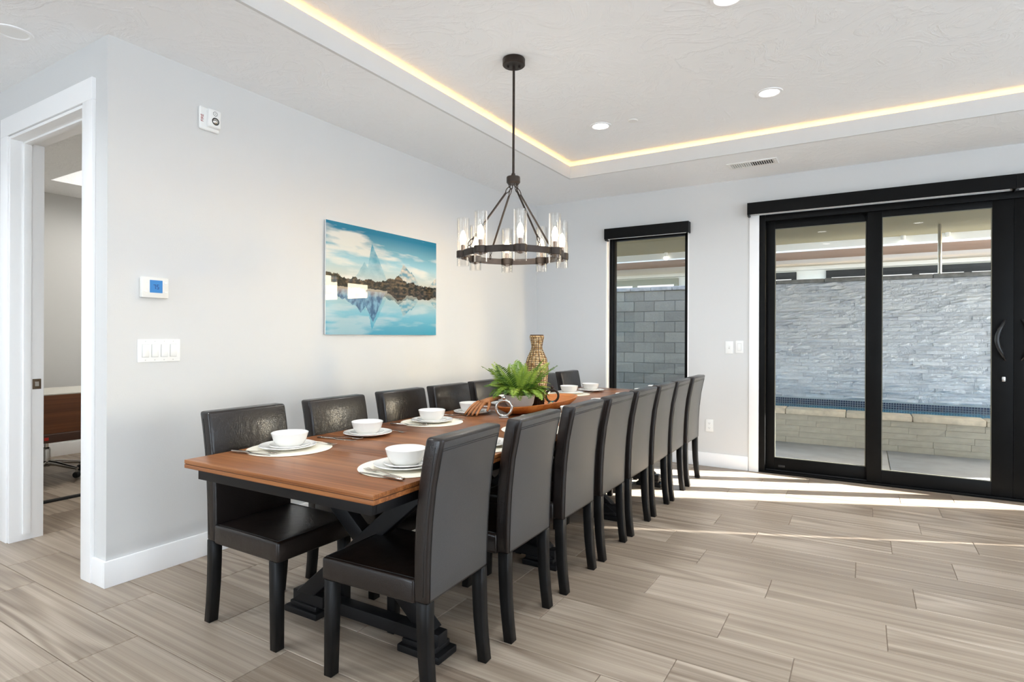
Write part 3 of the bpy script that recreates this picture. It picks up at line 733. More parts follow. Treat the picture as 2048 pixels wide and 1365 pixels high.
for side, spots in (('picture wall', SL), ('room', SR)):
    for i, (x, y) in enumerate(spots):
        place = 'at the %s seat on the %s side' % (ORD[i], side)
        matted = side == 'room' or i in (0, 2, 6)
        z = TZ + .0006
        if matted:
            o = tag(link('placemat', me_mat, None, None, (x, y, z)), 'round cream placemat ' + place, 'placemat', 'round cream placemats'); z += .0034
        zt = z
        o = tag(link('dinner_plate', me_plate, None, None, (x + rj.uniform(-.008, .008), y + rj.uniform(-.008, .008), z)), 'large white dinner plate ' + place, 'plate', 'white dinner plates'); z += .0045
        o = tag(link('salad_plate', me_salad, None, None, (x, y, z)), 'small white salad plate ' + place, 'plate', 'white salad plates'); z += .0045
        o = tag(link('bowl', me_bowl, None, None, (x, y, z)), 'white porcelain bowl ' + place, 'bowl', 'white porcelain bowls')
        s = 1 if side == 'picture wall' else -1       # heads point to the table middle
        rz0 = 0 if s > 0 else math.pi
        o = tag(link('fork', me_fork, None, None, (x - s * .015, y - .142, zt)), 'silver fork ' + place, 'fork', 'silver forks'); o.rotation_euler.z = rz0 + math.radians(rj.uniform(-6, 6) + (18 if s > 0 else -4))
        o = tag(link('knife', me_knife, None, None, (x - s * .035, y - .172, zt)), 'silver knife ' + place, 'knife', 'silver knives'); o.rotation_euler.z = rz0 + math.radians(rj.uniform(-4, 4) + (12 if s > 0 else 2))
        o = tag(link('salad_fork', me_fork, None, None, (x + s * .04, y + .145, zt)), 'smaller silver fork ' + place, 'fork', 'silver salad forks'); o.rotation_euler.z = rz0 + math.radians(rj.uniform(-6, 6) + 4); o.scale = (.9, .9, .9)

# ------------------------------------------------------------------ centrepiece
def shell(L, Wd, h, t):
    """long dough bowl: an ellipse shell"""
    bm = bmesh.new()
    pr = [(0, .004), (.55, .004), (.8, .012), (.95, .04), (1.0, h), (.965, h + .003), (.93, h - .002), (.88, .045), (.74, .02), (.5, .014), (0, .014)]
    lathe(bm, [(r, z) for r, z in pr], 56, sx=Wd / 2, sy=L / 2)
    return autosmooth(mesh(bm, True), 50)
tr = thing('dough_bowl', 'long shallow orange brown wooden dough bowl in the table middle', 'tray', (1.352, 3.63, TZ), math.radians(2))
link('bowl_shell', shell(1.06, .36, .062, .01), 'bowl_wood', tr)
# rings standing at the ends of the dough bowl
for (x, y, R, lab, mt_) in ((1.402, 3.065, .048, 'shiny silver ring ornament standing before the near end of the dough bowl', 'chrome'), (1.36, 3.80, .046, 'dark metal ring ornament at the far end of the dough bowl', 'bronze')):
    g = thing('ring_ornament', lab, 'ornament', (x, y, TZ + (.005 if y < 3.5 else .019)), TH, 'ring ornaments in the dough bowl')
    z0 = .012
    link('hoop', tube_me([(R * math.cos(2 * math.pi * k / 32), 0, z0 + R + R * math.sin(2 * math.pi * k / 32)) for k in range(32)], .009, 10, closed=True), mt_, g)
    link('nub', lathe_me([(0, z0 + 2 * R + .004), (.009, z0 + 2 * R + .006), (.012, z0 + 2 * R + .016), (.007, z0 + 2 * R + .026), (0, z0 + 2 * R + .028)], 14), mt_, g)
    bx('foot', mt_, (-.03, .03, -.016, .016, -.004, .008), g, bev=.003)
# carved wooden hand resting on the table with its wrist on the bowl rim
hd = thing('wooden_hand', 'carved brown wooden hand draped over the near end of the dough bowl', 'ornament', (1.20, 3.095, TZ))
bm = bmesh.new()
tube(bm, [(.045, .165, .105), (.035, .12, .104), (.02, .07, .095), (.0, .02, .082)], [.02, .024, .03, .03], 12, flat=.55)
for k, (dx, ln) in enumerate(((-.036, .052), (-.014, .064), (.008, .062), (.029, .05))):
    tube(bm, [(dx * .8, .03, .086), (dx - .005, -.0, .074), (dx * 1.15 - .012, -.02 - ln * .25, .05), (dx * 1.3 - .02, -.03 - ln * .5, .022), (dx * 1.4 - .024, -.032 - ln * .65, .008)], [.0105, .0105, .0095, .0085, .006], 8)
tube(bm, [(.03, .06, .09), (.05, .035, .072), (.058, .012, .05), (.06, -.004, .034)], [.012, .011, .0095, .007], 8)
link('carved_hand', mesh(bm, True), 'hand_wood', hd)
# potted fern
pf = thing('potted_fern', 'bushy green fern in a hammered silver pot in the dough bowl', 'plant', (1.335, 3.37, TZ + .0145))
link('pot', lathe_me([(0, 0), (.06, 0), (.075, .012), (.095, .05), (.105, .1), (.106, .108), (.1, .108), (.09, .055), (.0, .05)], 32), 'silver', pf)
link('soil', lathe_me([(0, .092), (.05, .094), (.0985, .088)], 24), 'soil', pf)
def frond_mesh(L, arch, seed):
    rn = random.Random(seed); bm = bmesh.new(); n = 22; pts = []
    for k in range(n + 1):
        t_ = k / n; pts.append(Vector((L * t_ * (1 - .12 * t_ * arch), 0, L * (arch * .9 * t_ - arch * 1.0 * t_ * t_) + L * .75 * t_ * (1.2 - arch))))
    tube(bm, pts, [.0026 * (1 - .75 * k / n) for k in range(n + 1)], 4)
    for k in range(1, n + 1):
        t_ = k / n; ll = L * .21 * math.sin(math.pi * min(1, t_ * .86 + .12)) + .006
        for s in (-1, 1):
            p = pts[k]; d = (pts[k] - pts[k - 1]).normalized()
            tip = p + d * ll * .55 + Vector((0, s * ll, -ll * .12 + rn.uniform(-.004, .004)))
            m1 = p.lerp(tip, .45) + d * .0062; m2 = p.lerp(tip, .45) - d * .0062
            a, b, c, e = bm.verts.new(p), bm.verts.new(m1 + Vector((0, 0, .003))), bm.verts.new(tip), bm.verts.new(m2 + Vector((0, 0, .003)))
            bm.faces.new((a, b, c)); bm.faces.new((a, c, e))
    me = mesh(bm, recalc=False); me.materials.append(MATS['fern_leaf']); return me
fr = [frond_mesh(L, a, k) for k, (L, a) in enumerate(((.27, .35), (.24, .7), (.30, .5), (.22, 1.0), (.26, .85), (.20, .6)))]
rf = random.Random(5)
for k in range(72):
    az = k * 2.399963 + rf.uniform(-.2, .2); tier = k % 3
    o = link('frond', fr[(0, 2, 5)[k % 3] if tier == 0 else rf.choice((1, 3, 4))], None, pf, (.03 * math.cos(az), .03 * math.sin(az), .09))
    o.rotation_euler = (rf.uniform(-.3, .3), -rf.uniform(.15, .55) if tier == 0 else -rf.uniform(-.35, .1) if tier == 1 else -rf.uniform(-.1, .3), az)
    s = rf.uniform(.72, 1.0); o.scale = (s, s, s)
# dark cylinder vase
dv = thing('dark_vase', 'dark brown cylinder vase beside the fern', 'vase', (1.36, 3.575, TZ + .0145))
link('vase_body', lathe_me([(0, 0), (.04, 0), (.044, .01), (.045, .12), (.047, .13), (.043, .13), (.04, .02), (0, .015)], 28), 'dark_vase', dv)
rb = bmesh.new()
for k in range(22):
    a = 2 * math.pi * k / 22; tube(rb, [(.0455 * math.cos(a), .0455 * math.sin(a), .006), (.0465 * math.cos(a), .0465 * math.sin(a), .126)], .003, 5)
link('ribs', mesh(rb, True), 'dark_vase', dv)
# woven vase
wv = thing('woven_vase', 'tall tan woven rope vase with flared neck behind the fern', 'vase', (1.285, 3.70, TZ + .019))
vp = [(0, 0), (.048, 0), (.054, .02), (.063, .09), (.074, .17), (.08, .24), (.078, .29), (.067, .335), (.05, .372), (.037, .402), (.034, .42), (.038, .45), (.048, .49), (.053, .508)]
link('vase_body', lathe_me([(r * .94, z) for r, z in vp] + [(.045, .507), (.034, .465), (.028, .42), (0, .39)], 32), 'weave_dark', wv)
bm = bmesh.new(); z = .008
zz = [p[1] for p in vp[1:]]; rr = [p[0] for p in vp[1:]]
while z < .507:
    R = float(np.interp(z, zz, rr)); n = 40
    tube(bm, [((R + .0022 * math.sin(k * 10 * 2 * math.pi / n)) * math.cos(2 * math.pi * k / n), (R + .0022 * math.sin(k * 10 * 2 * math.pi / n)) * math.sin(2 * math.pi * k / n), z) for k in range(n)], .0048, 6, closed=True)
    z += .0125
link('woven_coils', mesh(bm, True), 'weave', wv)
bm = bmesh.new()
for k in range(16):
    a = 2 * math.pi * k / 16
    tube(bm, [((r + .0035) * math.cos(a), (r + .0035) * math.sin(a), z) for r, z in vp[2:-1]], .0026, 5)
link('woven_stakes', mesh(bm, True), 'weave_dark', wv)
# beads lying in the bowl
for k, (dx, dy, m_, c) in enumerate(((.02, 0, 'teal_bead', 'teal'), (.045, .03, 'teal_bead', 'teal'), (.03, .06, 'orange_bead', 'orange'), (.055, .085, 'teal_bead', 'teal'), (.01, .045, 'amber_bead', 'amber'), (.035, .115, 'orange_bead', 'orange'), (.0, .09, 'teal_bead', 'teal'), (.06, -.02, 'amber_bead', 'amber'))):
    R = .017
    pr_ = [(R * math.sin(math.pi * q / 10), R - R * math.cos(math.pi * q / 10)) for q in range(11)]
    tag(link('bead', lathe_me(pr_, 16), m_, None, (1.41 + dx, 3.62 + dy, TZ + .0148)), '%s glass bead lying in the dough bowl beside the dark vase' % c, 'bead', '%s beads in the dough bowl' % c)

# ------------------------------------------------------------------ chandelier
CHX, CHY = 1.483, 3.035
ch = thing('chandelier', 'dark bronze ring chandelier with eight clear glass cylinder lights', 'chandelier', (CHX, CHY, HT))
Z = lambda z: z - HT
link('canopy', lathe_me([(0, Z(2.957)), (.064, Z(2.957)), (.069, Z(2.962)), (.069, Z(2.995)), (.066, Z(3.0)), (0, Z(3.0))], 40), 'bronze', ch)
for s in (-1, 1): link('canopy_screw', lathe_me([(0, 0), (.007, 0), (.007, -.012), (0, -.014)], 12), 'bronze', ch, (s * .035 * rgt.x, s * .035 * rgt.y, Z(2.957)))
link('rod', tube_me([(0, 0, Z(2.957)), (0, 0, Z(2.285))], .0075, 14), 'bronze', ch)
link('hub', lathe_me([(0, Z(2.30)), (.011, Z(2.298)), (.014, Z(2.285)), (.016, Z(2.279)), (.04, Z(2.277)), (.042, Z(2.27)), (.042, Z(2.243)), (.038, Z(2.238)), (.034, Z(2.232)), (0, Z(2.230))], 36), 'bronze', ch)
RR = .306; zr0, zr1 = Z(1.776), Z(1.814)
bm = bmesh.new(); n = 96
for k in range(n):
    pass
rg = bmesh.new()
lathe(rg, [(RR - .005, zr0), (RR + .005, zr0), (RR + .005, zr1), (RR - .005, zr1), (RR - .005, zr0)], 96)
link('ring_band', autosmooth(mesh(rg, True), 50), 'bronze', ch)
base_ang = math.atan2(-fwd.y, -fwd.x)       # direction from chandelier to the camera side
LA = [base_ang + math.radians(7.5 + 45 * k) for k in range(8)]
g_me = lathe_me([(.0345, Z(1.727)), (.0365, Z(1.725)), (.0365, Z(2.011)), (.0358, Z(2.014)), (.0345, Z(2.011)), (.0345, Z(1.727))], 32, 60)
h_me = lathe_me([(.0366, zr0 - .002), (.0395, zr0), (.0395, zr1), (.0366, zr1 + .002), (.0366, zr0 - .002)], 32)
c_me = lathe_me([(0, Z(1.762)), (.012, Z(1.766)), (.03, zr0), (.034, zr0 + .004), (.034, zr0 + .01), (.012, zr0 + .012), (.012, Z(1.853)), (0, Z(1.853))], 24)
b_me = lathe_me([(0, Z(1.85)), (.01, Z(1.853)), (.016, Z(1.868)), (.0205, Z(1.887)), (.018, Z(1.908)), (.009, Z(1.93)), (.002, Z(1.94)), (0, Z(1.941))], 20)
for m_, n_ in ((g_me, 'lamp_glass'), (h_me, 'bronze'), (c_me, 'bronze_light'), (b_me, 'bulb_glow')): m_.materials.append(MATS[n_])
for k, a in enumerate(LA):
    p = (RR * math.cos(a), RR * math.sin(a), 0)
    hb = link('light_holder', h_me, None, ch, p)
    link('glass_cylinder', g_me, None, hb); link('socket', c_me, None, hb); link('bulb', b_me, None, hb)
for ang in (30, 120, 210, 300):
    a = base_ang + math.radians(ang); ca, sa = math.cos(a), math.sin(a)
    p0 = Vector((.028 * ca, .028 * sa, Z(2.205))); p1 = Vector(((RR - .012) * ca, (RR - .012) * sa, Z(1.845)))
    d = (p1 - p0).normalized()
    arm = link('arm_rod', tube_me([p0 + d * .04, p1 - d * .03], .0062, 10), 'bronze', ch)
    for c0, ax in ((p0 + d * .016, d), (p1 - d * .01, d)):
        side = ax.cross(Vector((-sa, ca, 0))).normalized()
        link('chain_link', tube_me([c0 + ax * .024 * math.cos(2 * math.pi * k / 16) + side * .010 * math.sin(2 * math.pi * k / 16) for k in range(16)], .0028, 6, closed=True), 'bronze', arm)
    c0 = Vector((.026 * ca, .026 * sa, Z(2.222)))
    link('hook', tube_me([c0 + Vector((-sa, ca, 0)) * .009 * math.cos(2 * math.pi * k / 14) + Vector((0, 0, 1)) * .014 * math.sin(2 * math.pi * k / 14) for k in range(14)], .0028, 6, closed=True), 'bronze', arm)
    link('ring_eye', tube_me([Vector(((RR - .008) * ca, (RR - .008) * sa, zr1 + .006)) + Vector((ca, sa, 0)) * .009 * math.cos(2 * math.pi * k / 14) + Vector((0, 0, 1)) * .014 * math.sin(2 * math.pi * k / 14) for k in range(14)], .0028, 6, closed=True), 'bronze', arm)
pl = bpy.data.lights.new('chandelier_light', 'POINT'); pl.energy = 7; pl.color = (1, .95, .87); pl.shadow_soft_size = .25
po = bpy.data.objects.new('chandelier_light', pl); COL.objects.link(po); po.location = (CHX, CHY, 1.90)

# ------------------------------------------------------------------ recessed downlights and ceiling fittings
POTS = [(1.50, 4.36, 'recessed downlight above the far table end, nearest the chandelier'), (2.755, 4.36, 'recessed downlight near the sliding door cove, right of the chandelier'), (2.735, 3.03, 'recessed downlight cut by the top edge of the picture'),
        (4.0, 3.03, 'recessed downlight right of the frame'), (1.5, 1.7, 'recessed downlight above the near table end'), (2.735, 1.7, 'recessed downlight above the photographer'), (4.0, 1.7, 'recessed downlight behind the photographer'), (2.735, .3, 'recessed downlight behind and left of the photographer'), (5.4, 3.03, 'recessed downlight far right of the frame')]
def potlight(x, y, z, lab, power, lit=True):
    g = thing('downlight', lab, 'light', (x, y, z), 0, 'recessed ceiling downlights')
    link('trim_ring', lathe_me([(.062, -.002), (.068, -.006), (.084, -.005), (.087, -.0005), (.087, .0)], 40), 'trim_white', g)
    link('lens', lathe_me([(0, -.0032), (.04, -.0032), (.064, -.0022)], 40), 'pot_lens' if lit else 'plastic_white', g)
    if lit and power > 0:
        l = bpy.data.lights.new('downlight_beam', 'AREA'); l.shape = 'DISK'; l.size = .12; l.energy = power; l.color = (.92, .97, 1.0); l.spread = math.radians(150)
        o = bpy.data.objects.new('downlight_beam', l); COL.objects.link(o); o.location = (x, y, z - .012)
for x, y, lab in POTS: potlight(x, y, HT, lab, POT_W * (1.8 if y > 4 else 1.0))
for x, y, lab in ((-1.7, .1, 'added fill downlight in the hall, left of the frame'), (.2, .2, 'added fill downlight over the passage, left of the photographer'), (.2, -1.6, 'added fill downlight behind the photographer in the passage')): potlight(x, y, H, lab, POT_W * 2.2)  # unseen lamps added to brighten the hall and left foreground
potlight(-.4, 1.2, H, 'unlit round white ceiling fitting in the hall corner', 0, False)
tag(link('sprinkler_cover', lathe_me([(0, -.006), (.036, -.006), (.04, -.002), (.04, 0)], 32), 'plastic_white', None, (1.765, 4.38, HT)), 'small round white cover on the tray ceiling beside a downlight', 'ceiling cover')
# ceiling register
vx0, vx1, vy0, vy1 = 2.265, 2.675, 5.41, 5.60
vt = thing('ceiling_vent', 'white slotted ceiling register above the far wall', 'vent', ((vx0 + vx1) / 2, (vy0 + vy1) / 2, H))
hx, hy = (vx1 - vx0) / 2, (vy1 - vy0) / 2
boxes('frame', 'plastic_white', [(-hx, hx, -hy, -hy + .03, -.008, 0), (-hx, hx, hy - .03, hy, -.008, 0), (-hx, -hx + .03, -hy + .03, hy - .03, -.008, 0), (hx - .03, hx, -hy + .03, hy - .03, -.008, 0)], vt, bev=.002)
bx('duct', 'dark_hole', (-hx + .03, hx - .03, -hy + .03, hy - .03, -.002, 0), vt)
bm = bmesh.new(); loft(bm, [[(-.006, -hy + .03, -.0015), (-.0045, -hy + .03, -.0015), (.006, -hy + .03, -.0085), (.0045, -hy + .03, -.0085)], [(-.006, hy - .03, -.0015), (-.0045, hy - .03, -.0015), (.006, hy - .03, -.0085), (.0045, hy - .03, -.0085)]])
lme = mesh(bm); lme.materials.append(MATS['plastic_white'])
k = -hx + .04
while k < hx - .035:
    o = link('louvre', lme, None, vt, (k, 0, 0)); o.scale = (-1 if k < 0 else 1, 1, 1); k += .0185

# ------------------------------------------------------------------ picture
PY0, PY1, PZ0, PZ1 = 2.853, 4.107, 1.3075, 2.135
pc = thing('picture', 'frameless glossy print of teal mountains mirrored in a lake', 'picture', (0, (PY0 + PY1) / 2, PZ0))
NU, NV = 400, 264
def fbm(x, y, o=4, s=0):
    v, a = 0.0, 1.0
    for _ in range(o): v += a * mnoise.noise((x, y, s)); x *= 2.03; y *= 2.03; a *= .5
    return v
img = np.zeros((NV + 1, NU + 1, 3))
L = lambda c: np.array(rgb(*c)[:3])
mix = lambda a, b, t_: a * (1 - t_) + b * t_
SHORE = .445
tri = lambda u, c, wl, wr: max(0.0, 1 - abs(u - c) / (wl if u < c else wr))
def ridge(u, peaks, rough, sd):
    h = max(hh * tri(u, c, wl, wr) ** .8 for c, hh, wl, wr in peaks)
    return h + (rough * fbm(u * 13, sd, 5, sd) + rough * .6 * abs(fbm(u * 34, sd, 3, sd)) if h > .02 else 0)
def skycol(u, v):       # v: 0 shore .. 1 top
    c = mix(L((212, 200, 180)), L((150, 198, 212)), min(1, v * 2.0))
    c = mix(c, L((22, 118, 150)), max(0, min(1, (v - .42) / .5)))
    cl = fbm(u * 2.6 + 4, v * 6.0, 5, 2.3) + .75 * max(0, .42 - u) - abs(v - .5) * .8 + .25 * max(0, .3 - v)
    return mix(c, L((224, 222, 214)), max(0, min(.88, cl * 1.5)))
def scene_col(u, v, deep=0.0):    # upper half of the print
    c = skycol(u, v)
    hm1 = ridge(u, [(.365, .74, .055, .15), (.30, .42, .1, .1)], .035, 5.1)
    if v < hm1:
        g = mix(L((58, 142, 170)), L((146, 190, 202)), max(0, min(1, fbm(u * 16, v * 9, 4, 3) * .8 + .35)))
        c = mix(g, c, min(.92, .1 + max(0, .62 - v) * 1.35))
    hm2 = ridge(u, [(.65, .47, .075, .2), (.73, .36, .05, .12), (1.0, .3, .12, .1), (.56, .13, .06, .1)], .03, 8.4)
    if v < hm2:
        g = mix(L((84, 134, 154)), L((214, 200, 182)), max(0, min(1, fbm(u * 18, v * 12, 4, 6) * 1.1 + .45)))
        c = mix(g, c, min(.8, max(0, .36 - v) * 2.0))
    ht = .12 + .04 * fbm(u * 16, 1.1, 4, 9) + .03 * abs(fbm(u * 70, 2.2, 2, 4)) + .13 * math.exp(-((u - .61) / .055) ** 2) + .07 * math.exp(-((u - .03) / .06) ** 2) + .05 * math.exp(-((u - .52) / .03) ** 2) + .04 * math.exp(-((u - .75) / .03) ** 2)
    if v < ht:
        warm = .25 + .45 * math.exp(-((u - .6) / .07) ** 2)
        c = mix(L((14, 20, 18)), L((118, 98, 74)), max(0, min(1, fbm(u * 34, v * 26, 3, 7) * .8 + warm * (.4 + v * 2))))
    return c
for j in range(NV + 1):
    v = j / NV
    for i in range(NU + 1):
        u = i / NU
        if v >= SHORE: c = scene_col(u, (v - SHORE) / (1 - SHORE))
        else:
            w = (SHORE - v) / SHORE; uu = u + .004 * fbm(u * 8, w * 60, 2, 1)
            vv = w * SHORE / (1 - SHORE) * 1.05
            c = mix(scene_col(uu, vv), L((56, 152, 176)), .25 + .4 * w)
            hmr = max(.66 * tri(u, .375, .12, .11), .46 * tri(u, .27, .2, .12), .22 * tri(u, .12, .12, .12)) + .05 * fbm(u * 15, 2.2, 4, 5)
            if .08 < w < .08 + hmr: c = mix(c, mix(L((22, 62, 104)), L((112, 156, 184)), max(0, min(1, fbm(u * 34, w * 7, 4, 3) * 1.1 + .35 + (.5 - w) * .5))), .85)
            bank = .08 + .16 * math.exp(-((u - .61) / .06) ** 2) + .1 * math.exp(-((u - .86) / .09) ** 2) + .05 * fbm(u * 18, 4, 4, 3)
            if u > .5 and w < bank: c = mix(L((18, 22, 22)), L((96, 80, 64)), max(0, min(1, fbm(u * 34, w * 20, 3, 7) * .9 + .25)))
            elif u <= .5 and w < .03 + .02 * fbm(u * 18, 4, 3, 3): c = L((24, 26, 24))
            elif w < bank + .12: c = mix(c, L((212, 188, 158)), .6 * (1 - (w - .02) / (bank + .12)))
        img[j, i] = c
T = .022
bm = bmesh.new(); grid = [[bm.verts.new((T, (PY1 - PY0) * (i / NU - .5), (PZ1 - PZ0) * j / NV)) for i in range(NU + 1)] for j in range(NV + 1)]
for j in range(NV):
    for i in range(NU): bm.faces.new((grid[j][i], grid[j][i + 1], grid[j + 1][i + 1], grid[j + 1][i]))
me = mesh(bm, recalc=False)
ca = me.color_attributes.new('ink', 'FLOAT_COLOR', 'POINT')
flat = np.ones(((NV + 1) * (NU + 1), 4), dtype=np.float32); flat[:, :3] = np.clip(img.reshape(-1, 3), 0, 1)
ca.data.foreach_set('color', flat.ravel())
link('print_face', me, 'print', pc)
hy = (PY1 - PY0) / 2
bx('backing_board', 'plastic_white', (.012, T - .0005, -hy, hy, 0, PZ1 - PZ0), pc)
bx('hanging_cleat', 'chrome', (0, .012, -.4, .4, .5, .56), pc)

# ------------------------------------------------------------------ wall fittings
def on_left(name, lab, cat, y, z): return thing(name, lab, cat, (0, y, z))      # local +X out of the wall, Y along it
# four-gang switch
sw = on_left('light_switch', 'wide white four gang rocker switch plate by the doorway corner', 'switch', 1.717, 1.214)
bx('switch_plate', 'plastic_white', (0, .007, -.113, .113, -.0625, .0625), sw, bev=.004)
for k in range(4):
    y = -.0735 + k * .049
    bx('rocker_surround', 'plastic_shadow', (.0065, .0078, y - .0185, y + .0185, -.036, .036), sw)
    bm = bmesh.new(); loft(bm, [[(.0075, y - .0165, -.0335), (.0105, y - .0165, -.0335), (.0145, y - .0165, .0335), (.0075, y - .0165, .0335)], [(.0075, y + .0165, -.0335), (.0105, y + .0165, -.0335), (.0145, y + .0165, .0335), (.0075, y + .0165, .0335)]])
    link('rocker', bevmod(mesh(bm), .0012, 2), 'plastic_white', sw)
    for zz_ in (-.051, .051):
        o = link('screw', lathe_me([(0, .0015), (.0028, .001), (.003, 0), (0, 0)], 10), 'plastic_shadow', sw, (.007, y, zz_)); o.rotation_euler = (0, math.radians(90), 0)
# thermostat
th = on_left('thermostat', 'white wall thermostat with glowing blue screen showing 75', 'thermostat', 1.683, 1.557)
bx('back_plate', 'thermo_body', (0, .008, -.068, .068, -.054, .054), th, bev=.003)
bd = bx('body', 'thermo_body', (.008, .03, -.07, .07, -.056, .056), th, bev=.006)
sc2 = bx('screen', 'thermo_lcd', (.0298, .0312, -.03, .036, -.028, .04), th)
SEGS = {'7': 'abc', '5': 'afgcd'}
def seg(bm, y, z, w, h, t_, s):
    x0, x1 = .0311, .0316
    P = {'a': (y, y + w, z + h - t_, z + h), 'g': (y, y + w, z + h / 2 - t_ / 2, z + h / 2 + t_ / 2), 'd': (y, y + w, z, z + t_), 'b': (y + w - t_, y + w, z + h / 2, z + h), 'c': (y + w - t_, y + w, z, z + h / 2), 'f': (y, y + t_, z + h / 2, z + h), 'e': (y, y + t_, z, z + h / 2)}
    a = P[s]; box(bm, x0, x1, *a)
bm = bmesh.new()
for k, dgt in enumerate('75'):
    for s in SEGS[dgt]: seg(bm, -.012 + k * .017, -.008, .012, .024, .003, s)
link('digits', mesh(bm), 'lcd_ink', sc2)
for y_, z_, w_, h_ in ((.045, .022, .017, .011), (.045, -.026, .017, .007), (-.06, -.026, .018, .006)):
    bx('button', 'plastic_white', (.029, .033, y_, y_ + w_, z_, z_ + h_), th, bev=.002)
# fire alarm strobe
al = on_left('fire_alarm', 'white wall fire alarm strobe with red lettering near the ceiling', 'alarm', 1.993, 2.574)
bx('back_plate', 'plastic_white', (0, .018, -.062, .062, -.068, .068), al, bev=.012, seg=3)
bx('sounder_body', 'plastic_white', (.016, .045, -.022, .056, -.05, .058), al, bev=.012, seg=3)
gm = bmesh.new()
for k in range(9):
    a = 2 * math.pi * k / 9; rr_ = .012
    box(gm, .0446, .0458, .016 + rr_ * math.cos(a) - .0022, .016 + rr_ * math.cos(a) + .0022, .032 + rr_ * math.sin(a) - .0018, .032 + rr_ * math.sin(a) + .0018)
box(gm, .0446, .0458, .014, .018, .03, .034)
link('grille_holes', mesh(gm), 'dark_hole', al)
o = link('strobe_bezel', tube_me([(0, .0195 * math.cos(2 * math.pi * k / 24), .0195 * math.sin(2 * math.pi * k / 24)) for k in range(24)], .0028, 6, closed=True), 'dark_hole', al, (.045, .018, -.012))
o = link('strobe_lens', lathe_me([(0, .011), (.009, .009), (.0185, .001), (.0185, -.002)], 24), 'chrome', al, (.044, .018, -.012)); o.rotation_euler = (0, math.radians(90), 0)
fc = bpy.data.curves.new('FIRE', 'FONT'); fc.body = 'FIRE'; fc.size = .024; fc.align_x = 'CENTER'; fc.align_y = 'CENTER'; fc.extrude = .0004
tmpf = bpy.data.objects.new('lettering_curve', fc); COL.objects.link(tmpf)
fme = bpy.data.meshes.new_from_object(tmpf.evaluated_get(bpy.context.evaluated_depsgraph_get())); bpy.data.objects.remove(tmpf, do_unlink=True)
fo = link('lettering', fme, 'alarm_red', al)
fo.matrix_local = Matrix(((0, 0, 1, .0185), (0, -1, 0, -.047), (1, 0, 0, -.004), (0, 0, 0, 1)))
# far wall switches and outlet: local -Y out of the wall
def far_plate(name, lab, cat, x, z, kind):
    g = thing(name, lab, cat, (x, D, z), 0, 'white plates on the far wall')
    bx('plate', 'plastic_white', (-.037, .037, -.007, 0, -.061, .061), g, bev=.003)
    if kind == 'rocker':
        bx('rocker_surround', 'plastic_shadow', (-.0185, .0185, -.0082, -.0065, -.036, .036), g); bx('rocker', 'plastic_white', (-.0165, .0165, -.012, -.0075, -.0335, .0335), g, bev=.002)
    elif kind == 'toggle':
        bx('toggle_surround', 'plastic_shadow', (-.006, .006, -.0082, -.0065, -.013, .013), g); bx('toggle', 'plastic_white', (-.004, .004, -.018, -.007, -.002, .011), g, bev=.0015)
    else:
        for zz_ in (-.0225, .0225):
            f_ = bx('socket', 'plastic_white', (-.0165, .0165, -.0085, -.006, zz_ - .0145, zz_ + .0145), g, bev=.003)
            boxes('slots', 'dark_hole', [(-.008, -.0058, -.0092, -.008, zz_ - .002, zz_ + .006), (.0058, .008, -.0092, -.008, zz_ - .002, zz_ + .006), (-.002, .002, -.0092, -.008, zz_ - .011, zz_ - .007)], f_)
    return g
far_plate('light_switch', 'left one of two small white switches beside the sliding door', 'switch', 2.182, 1.197, 'toggle')
far_plate('light_switch', 'right one of two small white switches beside the sliding door', 'switch', 2.278, 1.203, 'rocker')
far_plate('wall_outlet', 'white wall outlet low on the far wall beside the last chair', 'outlet', 1.995, .41, 'outlet')
hs = thing('light_switch', 'white switch at the left frame edge beside the door casing', 'switch', (-1.372, YC, 1.195))
bx('plate', 'plastic_white', (-.037, .037, -.007, 0, -.061, .061), hs, bev=.003)
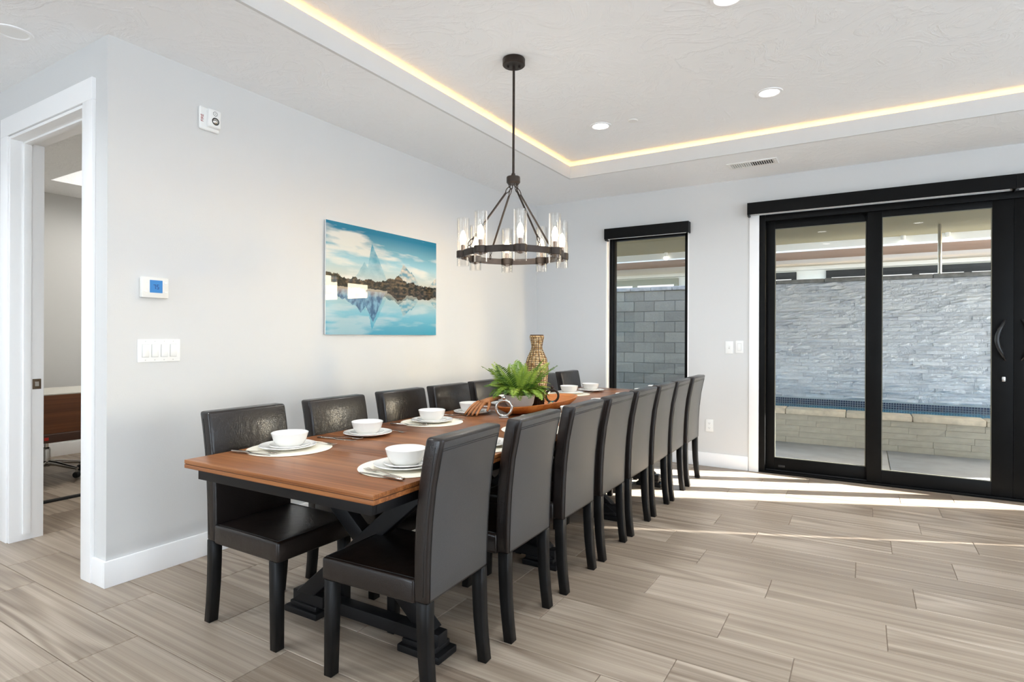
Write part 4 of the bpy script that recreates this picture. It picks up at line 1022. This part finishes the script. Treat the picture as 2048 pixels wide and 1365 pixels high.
bx('rocker', 'plastic_white', (-.0165, .0165, -.012, -.0065, -.0335, .0335), hs, bev=.002)

# ------------------------------------------------------------------ study behind the doorway
dk = thing('office_desk', 'desk with walnut panel and pale top seen through the doorway', 'desk', (-2.6, 2.6, 0))
bx('desk_top', 'desk_top', (-.75, .012, -.85, .85, .782, .79), dk)
mp = bx('modesty_panel', 'walnut', (-.83, .83, -.012, .012, -.163, .163), dk, bev=.002, loc=(0, 0, .618)); mp.rotation_euler.z = math.radians(90)
bx('bottom_rail', 'walnut_dark', (-.03, .016, -.83, .83, .375, .453), dk, bev=.012, seg=3)
boxes('floor_bar', 'rubber', [(.52, .56, -.83, .83, 0, .018)], dk, bev=.003)
for s in (-1, 1): boxes('frame_leg', 'rubber', [(-.7, .56, s * .8 - .02, s * .8 + .02, 0, .018), (-.02, .02, s * .8 - .02, s * .8 + .02, .018, .375)], dk)
bx('red_tag', 'red_tag', (.0165, .018, -.475, -.445, .40, .425), dk)
oc = thing('office_chair', 'chrome based swivel chair pushed under the desk', 'office chair', (-3.03, 2.30, 0))
link('column', lathe_me([(0, .1), (.03, .1), (.036, .12), (.034, .15), (.034, .25), (.028, .27), (.018, .275), (.018, .37), (0, .37)], 24), 'chrome', oc)
bx('seat', 'rubber', (-.22, .22, -.22, .22, .37, .44), oc, bev=.02, seg=3)
for k in range(5):
    a = math.radians(28 + 72 * k); ca_, sa_ = math.cos(a), math.sin(a)
    arm = link('base_arm', tube_me([(0, 0, .135), (.1 * ca_, .1 * sa_, .125), (.3 * ca_, .3 * sa_, .085)], [.026, .022, .014], 10), 'chrome', oc)
    c_ = link('caster', lathe_me([(0, -.018), (.024, -.018), (.028, -.012), (.028, .012), (.024, .018), (0, .018)], 20), 'rubber', arm, (.29 * ca_, .29 * sa_, .029)); c_.rotation_euler = (math.radians(90), 0, a)
    link('caster_stem', tube_me([(.29 * ca_, .29 * sa_, .03), (.29 * ca_, .29 * sa_, .085)], .009, 8), 'chrome', arm)
